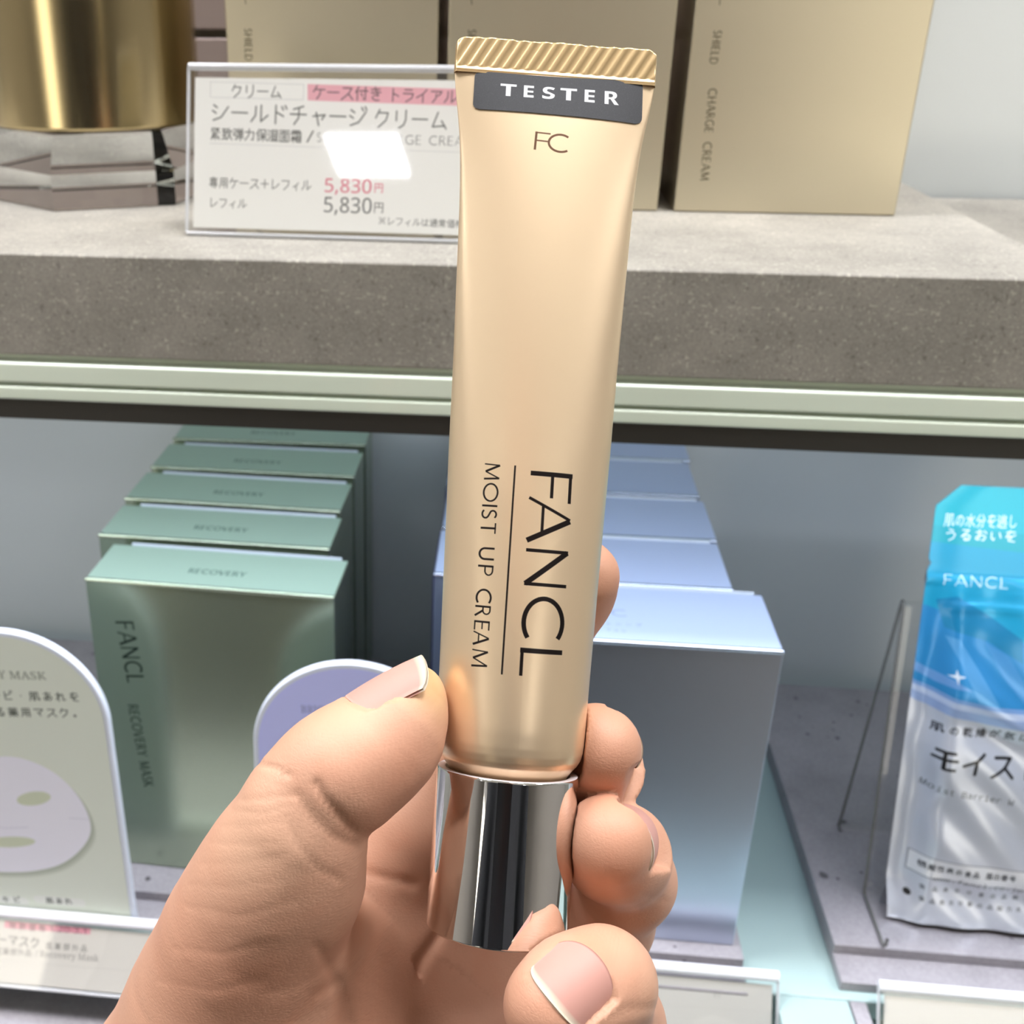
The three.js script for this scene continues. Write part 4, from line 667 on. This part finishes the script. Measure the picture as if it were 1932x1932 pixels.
// hand space: millimetres along the camera's right, up and backward axes, origin at the foot of the tube
const handO = TA.clone(), HX = RIGHT, HY = UP, HZ = FWD.clone().negate();
const toHand = (p) => { const q = p.clone().sub(handO); return V3(q.dot(HX) * 1000, q.dot(HY) * 1000, q.dot(HZ) * 1000); };
const J = (px, py, d, r) => { const v = toHand(at(px, py, d / 1000)); v.r = r; return v; };
function chain(js, k = 3) {
  const segs = [];
  for (let i = 0; i < js.length - 1; i++) { const a = js[i], b = js[i + 1], d = [b.x - a.x, b.y - a.y, b.z - a.z]; segs.push([a.x, a.y, a.z, ...d, 1 / (d[0] ** 2 + d[1] ** 2 + d[2] ** 2), a.r, b.r]); }
  let cx = 0, cy = 0, cz = 0, cr = 0;
  for (const j of js) { cx += j.x / js.length; cy += j.y / js.length; cz += j.z / js.length; }
  for (const j of js) cr = Math.max(cr, Math.hypot(j.x - cx, j.y - cy, j.z - cz) + j.r);
  const reach = Math.max(12, 0) * (cr < 3 ? 0.01 : 1);
  const f = (x, y, z) => {
    const away = Math.sqrt((x - cx) ** 2 + (y - cy) ** 2 + (z - cz) ** 2) - cr;
    if (away > reach) return away;
    let v = 1e9;
    for (const [ax, ay, az, dx, dy, dz, il, ra, rb] of segs) {
      const px = x - ax, py = y - ay, pz = z - az, t = clamp((px * dx + py * dy + pz * dz) * il), e = Math.sqrt((px - dx * t) ** 2 + (py - dy * t) ** 2 + (pz - dz * t) ** 2) - lerp(ra, rb, t);
      v = v > 1e8 ? e : smin(v, e, k);
    }
    return v;
  };
  return f;
}
// ellipsoid: centre, three orthogonal radii along given axes
const lump = (c, rx, ry, rz, rot = 0) => { const cs = Math.cos(rot), sn = Math.sin(rot), m = Math.min(rx, ry, rz); return (x, y, z) => { const dx = x - c.x, dy = y - c.y, a = (dx * cs + dy * sn) / rx, b = (-dx * sn + dy * cs) / ry, e = (z - c.z) / rz, k = Math.sqrt(a * a + b * b + e * e); return (k - 1) * m; }; };
// thumb: ball, proximal and distal segments kept apart by a crease at the joint
const thumbBase = chain([J(330, 2120, 176, 18.5), J(425, 1875, 170, 12.4), J(470, 1745, 165, 10.4), J(522, 1640, 161, 9.0), J(560, 1552, 158, 8.5)], 7);
const thumbWeb = chain([J(470, 1960, 178, 13), J(545, 1800, 176, 9.2), J(590, 1660, 166, 5.8), J(615, 1592, 161, 4.4)], 5);
const thumbTip = chain([J(566, 1508, 158, 7.5), J(631, 1458, 158, 7.6), J(694, 1414, 160, 6.9), J(747, 1358, 162, 6.0), J(787, 1303, 164, 3.6)], 4);
const thumbPulp = chain([J(668, 1482, 160, 6.0), J(738, 1412, 161.5, 5.4), J(780, 1350, 163, 3.9)], 4);
const palm = chain([J(430, 2200, 184, 22), J(540, 1960, 186, 15), J(640, 1800, 190, 11.5), J(735, 1660, 193, 9.6)], 10);
const palmMid = chain([J(480, 2150, 190, 22), J(680, 1960, 194, 14), J(800, 1830, 196, 11.5), J(880, 1700, 197, 9.6)], 10);
const palmOut = chain([J(560, 2200, 188, 22), J(780, 2060, 191, 17), J(930, 1960, 193, 13), J(1000, 1880, 194, 10)], 10);
const forearm = chain([J(470, 2200, 190, 22), J(350, 2460, 196, 24), J(210, 2850, 205, 31)], 12);
const index = chain([J(705, 1632, 192, 9.4), J(790, 1555, 191, 9.0), J(905, 1370, 191, 8.4), J(1010, 1195, 190, 7.8), J(1070, 1112, 186, 7.0), J(1100, 1085, 181, 5.6)], 4);
const middle = chain([J(850, 1690, 198, 9.8), J(960, 1570, 196, 8.8), J(1068, 1484, 195, 7.8), J(1108, 1458, 187, 7.2), J(1126, 1436, 178, 6.7), J(1130, 1414, 171, 6.0)], 4);
const middlePulp = chain([J(1122, 1456, 176, 6.3), J(1124, 1400, 171, 5.2)], 4);
const ring = chain([J(910, 1790, 198, 9.8), J(1030, 1780, 199, 8.8), J(1138, 1742, 195, 7.6), J(1180, 1660, 184, 7.2), J(1170, 1610, 174, 6.8), J(1146, 1590, 166, 6.2)], 4);
const ringPulp = chain([J(1146, 1614, 170, 6.2), J(1146, 1578, 166, 5.2)], 4);
const pinky = chain([J(960, 1930, 197, 10), J(1080, 2010, 193, 9), J(1146, 2010, 183, 7.4), J(1156, 1930, 170, 6.9), J(1135, 1852, 159, 6.7), J(1078, 1876, 155, 6.7), J(1032, 1903, 153, 5.8)], 4);
const palmAll = (x, y, z) => smin(smin(palm(x, y, z), palmMid(x, y, z), 9), smin(palmOut(x, y, z), forearm(x, y, z), 14), 7);

// nails: finger middle under the nail, direction to the tip, outward normal, width, length, arch, drop towards the tip, height
const nails = [
  [J(762, 1332, 162, 5.6), V3(0.83, 0.55, -0.1), V3(-0.6, 0.78, 0.1), 10.6, 12.3, 1.05, 1.3, 0.15],
  [J(1128, 1424, 174, 6.3), V3(0.04, 0.25, 0.97), V3(0.84, 0.53, -0.1), 9, 10, 1.05, 0.9, 0.35],
  [J(1156, 1598, 169, 6.4), V3(-0.23, 0.18, 0.95), V3(0.85, 0.45, 0.12), 10, 10.2, 1.05, 0.9, 0.3],
  [J(1062, 1876, 154, 6.5), V3(-0.77, -0.42, 0.49), V3(0.1, 0.6, 0.75), 9.8, 9, 0.95, 1.0, 0.2],
].map(([c, dir, out, w, len, bend, drop, lift]) => { const a = dir.clone().normalize(), n = out.clone().addScaledVector(a, -out.dot(a)).normalize(); return [c.clone().addScaledVector(n, c.r + lift).addScaledVector(a, -len * 0.5), a, n, w, len, bend, drop]; });
const beds = nails.map(([p, a, n, w, len, bend, drop]) => ({ p, a, n, s: V3().crossVectors(a, n), w, len, R: w / 2 / Math.sin(bend), drop }));
// creases pressed into the skin: photo polyline, depth range, groove depth and width in millimetres
const creases = [
  [[[665, 1565], [640, 1540], [610, 1505], [598, 1480]], 140, 172, 0.55, 0.9], [[[668, 1592], [630, 1580], [590, 1545], [560, 1500]], 140, 172, 0.28, 0.8], [[[640, 1660], [600, 1640], [560, 1590], [540, 1545]], 140, 172, 0.25, 0.8],
  [[[490, 1442], [520, 1450], [545, 1462]], 140, 172, 0.35, 0.6], [[[455, 1510], [500, 1507], [560, 1500]], 140, 172, 0.24, 0.6], [[[440, 1530], [500, 1535], [545, 1520]], 140, 172, 0.18, 0.5], [[[420, 1560], [480, 1560], [530, 1548]], 140, 172, 0.14, 0.5], [[[400, 1590], [470, 1595], [520, 1590]], 140, 174, 0.14, 0.5],
  [[[380, 1630], [450, 1630], [540, 1615]], 140, 176, 0.12, 0.5], [[[360, 1670], [440, 1675], [530, 1660]], 140, 176, 0.12, 0.5], [[[350, 1710], [450, 1730], [560, 1700]], 140, 178, 0.14, 0.6], [[[330, 1790], [420, 1800], [520, 1775]], 140, 178, 0.16, 0.6], [[[300, 1850], [400, 1870], [500, 1850]], 140, 180, 0.14, 0.6],
  [[[560, 1930], [590, 1880], [640, 1850], [660, 1932]], 150, 195, 0.4, 1.2], [[[600, 1790], [630, 1850], [645, 1932]], 150, 195, 0.35, 1.3],
  [[[830, 1760], [790, 1820], [745, 1932]], 180, 210, 0.8, 1.5], [[[640, 1630], [700, 1650], [780, 1668]], 180, 215, 0.5, 1.2],
  [[[1212, 1690], [1255, 1700]], 160, 200, 0.2, 0.8], [[[1120, 1932], [1180, 1905], [1230, 1900]], 140, 175, 0.3, 1.0],
].map(([pl, d0, d1, dep, w]) => ({ pl, d0, d1, dep: dep * (dep < 0.3 ? 0.38 : 0.6), w: w * 0.75 }));
const handC = toHand(EYE);
const tubeInv = new THREE.Matrix4();
tube.updateMatrixWorld(true); tubeInv.copy(tube.matrixWorld).invert();
const tmpV = V3();
function skin(x, y, z) {
  const pa = palmAll(x, y, z);
  if (pa > 90) return pa;
  const tb = smin(thumbBase(x, y, z), thumbWeb(x, y, z), 6), tt = smin(thumbTip(x, y, z), thumbPulp(x, y, z), 3.5);
  let d = smin(smin(tb, pa, 9), tt, 1.6);
  d = Math.min(d, smin(pa, index(x, y, z), 5), smin(pa, smin(middle(x, y, z), middlePulp(x, y, z), 3), 5), smin(pa, smin(ring(x, y, z), ringPulp(x, y, z), 3), 5), smin(pa, pinky(x, y, z), 5));
  if (d < 3 && d > -3) {
    const dep = handC.z - z, px = PPX + FOCAL * (x - handC.x) / dep, py = PPY - FOCAL * (y - handC.y) / dep, mmpx = dep / FOCAL;
    for (const c of creases) {
      if (dep < c.d0 || dep > c.d1) continue;
      let m = 1e9;
      for (let i = 0; i < c.pl.length - 1; i++) { const [ax, ay] = c.pl[i], [bx, by] = c.pl[i + 1], t = clamp(((px - ax) * (bx - ax) + (py - ay) * (by - ay)) / ((bx - ax) ** 2 + (by - ay) ** 2)); m = Math.min(m, Math.hypot(px - ax - (bx - ax) * t, py - ay - (by - ay) * t)); }
      m *= mmpx;
      if (m < 3 * c.w) d += c.dep * Math.exp(-((m / c.w) ** 2));
    }
    for (const b of beds) {                           // the bed that each nail plate lies in, with a sloping fold of skin round it
      const qx = x - b.p.x, qy = y - b.p.y, qz = z - b.p.z, t = qx * b.a.x + qy * b.a.y + qz * b.a.z, u = qx * b.s.x + qy * b.s.y + qz * b.s.z;
      if (t < -4 || t > b.len + 4 || Math.abs(u) > b.w / 2 + 4) continue;
      const un = clamp(u / (b.w / 2), -1, 1), from = (1 - Math.sqrt(1 - 0.86 * un * un)) * b.len * 0.34, out = Math.max(0, from - t, t - b.len * 0.93, Math.abs(u) - b.w / 2 + 0.3);
      const uu = clamp(u, -b.w / 2, b.w / 2), hgt = qx * b.n.x + qy * b.n.y + qz * b.n.z - (Math.sqrt(Math.max(0.01, b.R * b.R - uu * uu)) - b.R - b.drop * (clamp(t, 0, b.len) / b.len) ** 2);
      if (hgt > -2 && hgt < 6) d = -smin(-d, -(hgt + 0.15 - 1.1 * out), 0.5);
    }
    d += 0.1 * (vnoise(x * 0.35 + 50, y * 0.35 + z * 0.2 + 50, 512, 31) - 0.5);
  }
  if (d < 6) {
    tmpV.copy(handO).addScaledVector(HX, x / 1000).addScaledVector(HY, y / 1000).addScaledVector(HZ, z / 1000).applyMatrix4(tubeInv);
    const td = tubeDist(tmpV);
    d = Math.max(d, 0.12 - td);
  }
  return d;
}
const hand = thing('hand', 'left hand with bent thumb and fingers gripping the cream tube', 'hand', null, handO);
hand.quaternion.setFromRotationMatrix(new THREE.Matrix4().makeBasis(HX, HY, HZ));
{
  const lo = V3(-78, -72, -58), hi = V3(34, 66, 24), { pos, idx } = surfaceNet(skin, lo, hi, 0.66), n = pos.length / 3, nor = new Float32Array(pos.length), col = new Float32Array(pos.length), uv = new Float32Array(n * 2), e = 0.45;
  const base = new THREE.Color().setRGB(0.65, 0.36, 0.235), red = new THREE.Color().setRGB(0.64, 0.28, 0.165), pale = new THREE.Color().setRGB(0.69, 0.43, 0.28), yel = new THREE.Color().setRGB(0.66, 0.45, 0.19), c = new THREE.Color();
  const near = (x, y, z, p, r) => Math.exp(-(((x - p.x) ** 2 + (y - p.y) ** 2 + (z - p.z) ** 2) / (r * r)));
  const reds = [[J(735, 1440, 155, 0), 8], [J(1140, 1470, 166, 0), 7], [J(1150, 1640, 160, 0), 7], [J(1010, 1890, 145, 0), 7], [J(1110, 1800, 152, 0), 5], [J(420, 1850, 155, 0), 12], [J(1140, 1100, 184, 0), 7], [J(700, 1900, 185, 0), 16]], pales = [[J(470, 1600, 150, 0), 9], [J(680, 1350, 154, 0), 5], [J(1200, 1860, 158, 0), 5]], yels = [[J(808, 1290, 160, 0), 4.2], [J(795, 1265, 164, 0), 4]];
  for (let i = 0; i < n; i++) {
    const x = pos[i * 3], y = pos[i * 3 + 1], z = pos[i * 3 + 2];
    const gx = skin(x + e, y, z) - skin(x - e, y, z), gy = skin(x, y + e, z) - skin(x, y - e, z), gz = skin(x, y, z + e) - skin(x, y, z - e), l = Math.hypot(gx, gy, gz) || 1;
    nor[i * 3] = gx / l; nor[i * 3 + 1] = gy / l; nor[i * 3 + 2] = gz / l;
    c.copy(base);
    const mott = vnoise(x * 0.22 + 40, y * 0.22 + z * 0.15 + 60, 512, 41) * 0.6 + vnoise(x * 0.6 + 40, y * 0.6 + z * 0.4 + 60, 512, 42) * 0.4;
    c.lerp(red, clamp((mott - 0.5) * 0.9 + 0.12) * 0.6);
    let r = 0, p = 0, q = 0;
    for (const [v, w] of reds) r = Math.max(r, near(x, y, z, v, w));
    for (const [v, w] of pales) p = Math.max(p, near(x, y, z, v, w));
    for (const [v, w] of yels) q = Math.max(q, near(x, y, z, v, w));
    c.lerp(red, 0.5 * r); c.lerp(pale, 0.6 * p); c.lerp(yel, 0.75 * q);
    col.set([c.r, c.g, c.b], i * 3); uv[i * 2] = (x + z * 0.35) / 1000; uv[i * 2 + 1] = (y + z * 0.35) / 1000;
  }
  for (let i = 0; i < pos.length; i++) pos[i] /= 1000;
  const g = new THREE.BufferGeometry(); g.setAttribute('position', new THREE.BufferAttribute(pos, 3)); g.setAttribute('normal', new THREE.BufferAttribute(nor, 3)); g.setAttribute('color', new THREE.BufferAttribute(col, 3)); g.setAttribute('uv', new THREE.BufferAttribute(uv, 2)); g.setIndex(idx);
  const pores = texture(512, (u, v) => {
    const a = vnoise(u * 96 + v * 12, v * 96, 96, 51), b = vnoise(u * 48, v * 48 + u * 24, 48, 52), w = Math.abs(vnoise(u * 30, v * 64, 64, 53) - 0.5) * 2, k = clamp(0.35 * a + 0.3 * b + 0.45 * Math.sqrt(w)) * 255;
    return [k, k, k];
  }, false);
  pores.repeat.set(60, 60);
  mesh('skin', g, phy({ vertexColors: true, roughness: 0.56, bumpMap: pores, bumpScale: 0.000028, sheen: 0.15, sheenRoughness: 0.5, sheenColor: new THREE.Color(0.9, 0.5, 0.4) }), hand);
}
// nails: thin curved plates; base centre, direction to the tip and outward normal in hand space
function nail(p, dir, out, w, len, bend, drop) {
  const a = dir.clone().normalize(), n = out.clone().addScaledVector(a, -out.dot(a)).normalize(), s = V3().crossVectors(a, n), NX = 22, NY = 24, pos = [], col = [], idx = [];
  const pink = new THREE.Color().setRGB(0.60, 0.31, 0.25), white = new THREE.Color().setRGB(0.70, 0.60, 0.46), c = new THREE.Color();
  for (const side of [0, 1]) for (let j = 0; j <= NY; j++) for (let i = 0; i <= NX; i++) {
    const u = i / NX * 2 - 1, v = j / NY, th = u * bend, R = w / 2 / Math.sin(bend), baseIn = (1 - Math.sqrt(1 - 0.86 * u * u)) * len * 0.34, tipIn = (1 - Math.sqrt(1 - 0.9 * u * u)) * len * 0.32, t = lerp(baseIn, len - tipIn, v);
    const q = p.clone().addScaledVector(s, R * Math.sin(th)).addScaledVector(n, R * (Math.cos(th) - 1) - drop * (t / len) ** 2 - side * 0.4 + 0.12 * (1 - u * u)).addScaledVector(a, t);
    pos.push(q.x / 1000, q.y / 1000, q.z / 1000); c.copy(pink).lerp(white, smooth(0.9, 0.93, v)); col.push(c.r, c.g, c.b);
    if (i && j) { const o = side * (NX + 1) * (NY + 1), A = o + (j - 1) * (NX + 1) + i - 1, B = A + 1, C = A + NX + 1, D = C + 1; side ? idx.push(A, D, B, A, C, D) : idx.push(A, B, D, A, D, C); }
  }
  const M = (NX + 1) * (NY + 1), rim = (A, B) => idx.push(A, A + M, B, B, A + M, B + M);
  for (let i = 0; i < NX; i++) { rim(i + 1, i); rim(NY * (NX + 1) + i, NY * (NX + 1) + i + 1); }
  for (let j = 0; j < NY; j++) { rim(j * (NX + 1), (j + 1) * (NX + 1)); rim((j + 1) * (NX + 1) + NX, j * (NX + 1) + NX); }
  const g = new THREE.BufferGeometry(); g.setAttribute('position', new THREE.Float32BufferAttribute(pos, 3)); g.setAttribute('color', new THREE.Float32BufferAttribute(col, 3)); g.setIndex(idx); g.computeVertexNormals();
  mesh('fingernail', g, phy({ vertexColors: true, roughness: 0.55, side: THREE.DoubleSide }), hand);
}
for (const q of nails) nail(...q);

// ---------- person with a phone, outside the frame, mirrored by the cap and the metallic cartons ----------
{
  const person = thing('person', 'person in a dark jacket standing in front of the shelves holding a phone', 'person', null, V3(0.02, FLOOR_Y, 0.66));
  const P = (x, y, z, r) => { const v = V3(x, y, z); v.r = r; return v; };
  const S = (js, k) => chain(js, k), parts = [
    S([P(0, 0.95, 0, 0.16), P(0, 1.12, 0, 0.15), P(0, 1.32, 0.01, 0.155)], 0.08), S([P(-0.17, 1.36, 0.01, 0.075), P(0.17, 1.36, 0.01, 0.075)], 0.08), S([P(0, 1.38, 0.01, 0.06), P(0, 1.5, 0, 0.055)], 0.03), S([P(0, 1.56, -0.01, 0.085), P(0, 1.66, 0.0, 0.095)], 0.04),
    S([P(-0.1, 0.95, 0, 0.105), P(-0.11, 0.5, 0, 0.075), P(-0.12, 0.08, 0.01, 0.055)], 0.05), S([P(-0.12, 0.05, 0, 0.045), P(-0.13, 0.04, -0.16, 0.035)], 0.03), S([P(0.1, 0.95, 0, 0.105), P(0.11, 0.5, 0, 0.075), P(0.12, 0.08, 0.01, 0.055)], 0.05), S([P(0.12, 0.05, 0, 0.045), P(0.13, 0.04, -0.16, 0.035)], 0.03),
    S([P(0.2, 1.35, 0.01, 0.065), P(0.29, 1.10, 0.0, 0.052), P(0.12, 1.09, -0.2, 0.04)], 0.04), S([P(0.12, 1.09, -0.2, 0.035), P(0.04, 1.15, -0.25, 0.03)], 0.02),
    S([P(-0.2, 1.35, 0.01, 0.065), P(-0.3, 1.08, -0.06, 0.052), P(-0.255, 0.90, -0.36, 0.043), P(-0.215, 0.885, -0.475, 0.04)], 0.04),
  ];
  const f = (x, y, z) => { let d = 1e9; for (const p of parts) { const e = p(x, y, z); d = d > 1e8 ? e : smin(d, e, 0.05); } return d; };
  const { pos, idx } = surfaceNet(f, V3(-0.45, -0.02, -0.6), V3(0.45, 1.8, 0.25), 0.02), n = pos.length / 3, col = new Float32Array(pos.length);
  for (let i = 0; i < n; i++) { const y = pos[i * 3 + 1], z = pos[i * 3 + 2]; const k = y > 1.44 ? (y > 1.64 || z > 0.03 ? [0.01, 0.008, 0.007] : [0.5, 0.3, 0.2]) : y > 0.9 ? (z < -0.2 && y > 1.05 ? [0.5, 0.3, 0.2] : [0.012, 0.013, 0.016]) : [0.02, 0.022, 0.03]; col.set(k, i * 3); }
  const g = new THREE.BufferGeometry(); g.setAttribute('position', new THREE.BufferAttribute(pos, 3)); g.setAttribute('color', new THREE.BufferAttribute(col, 3)); g.setIndex(idx); g.computeVertexNormals();
  mesh('body', g, std({ vertexColors: true, roughness: 0.85 }), person);
  const phone = thing('smartphone', 'black smartphone held up to take the picture', 'phone', null, EYE.clone().addScaledVector(FWD, -0.012).addScaledVector(RIGHT, -0.012).addScaledVector(UP, -0.05));
  phone.quaternion.copy(camera.quaternion);
  mesh('phone_body', new RoundedBoxGeometry(0.072, 0.148, 0.008, 4, 0.0035), phy({ color: '#15161a', roughness: 0.25 }), phone);
}
renderer.render(scene, camera);
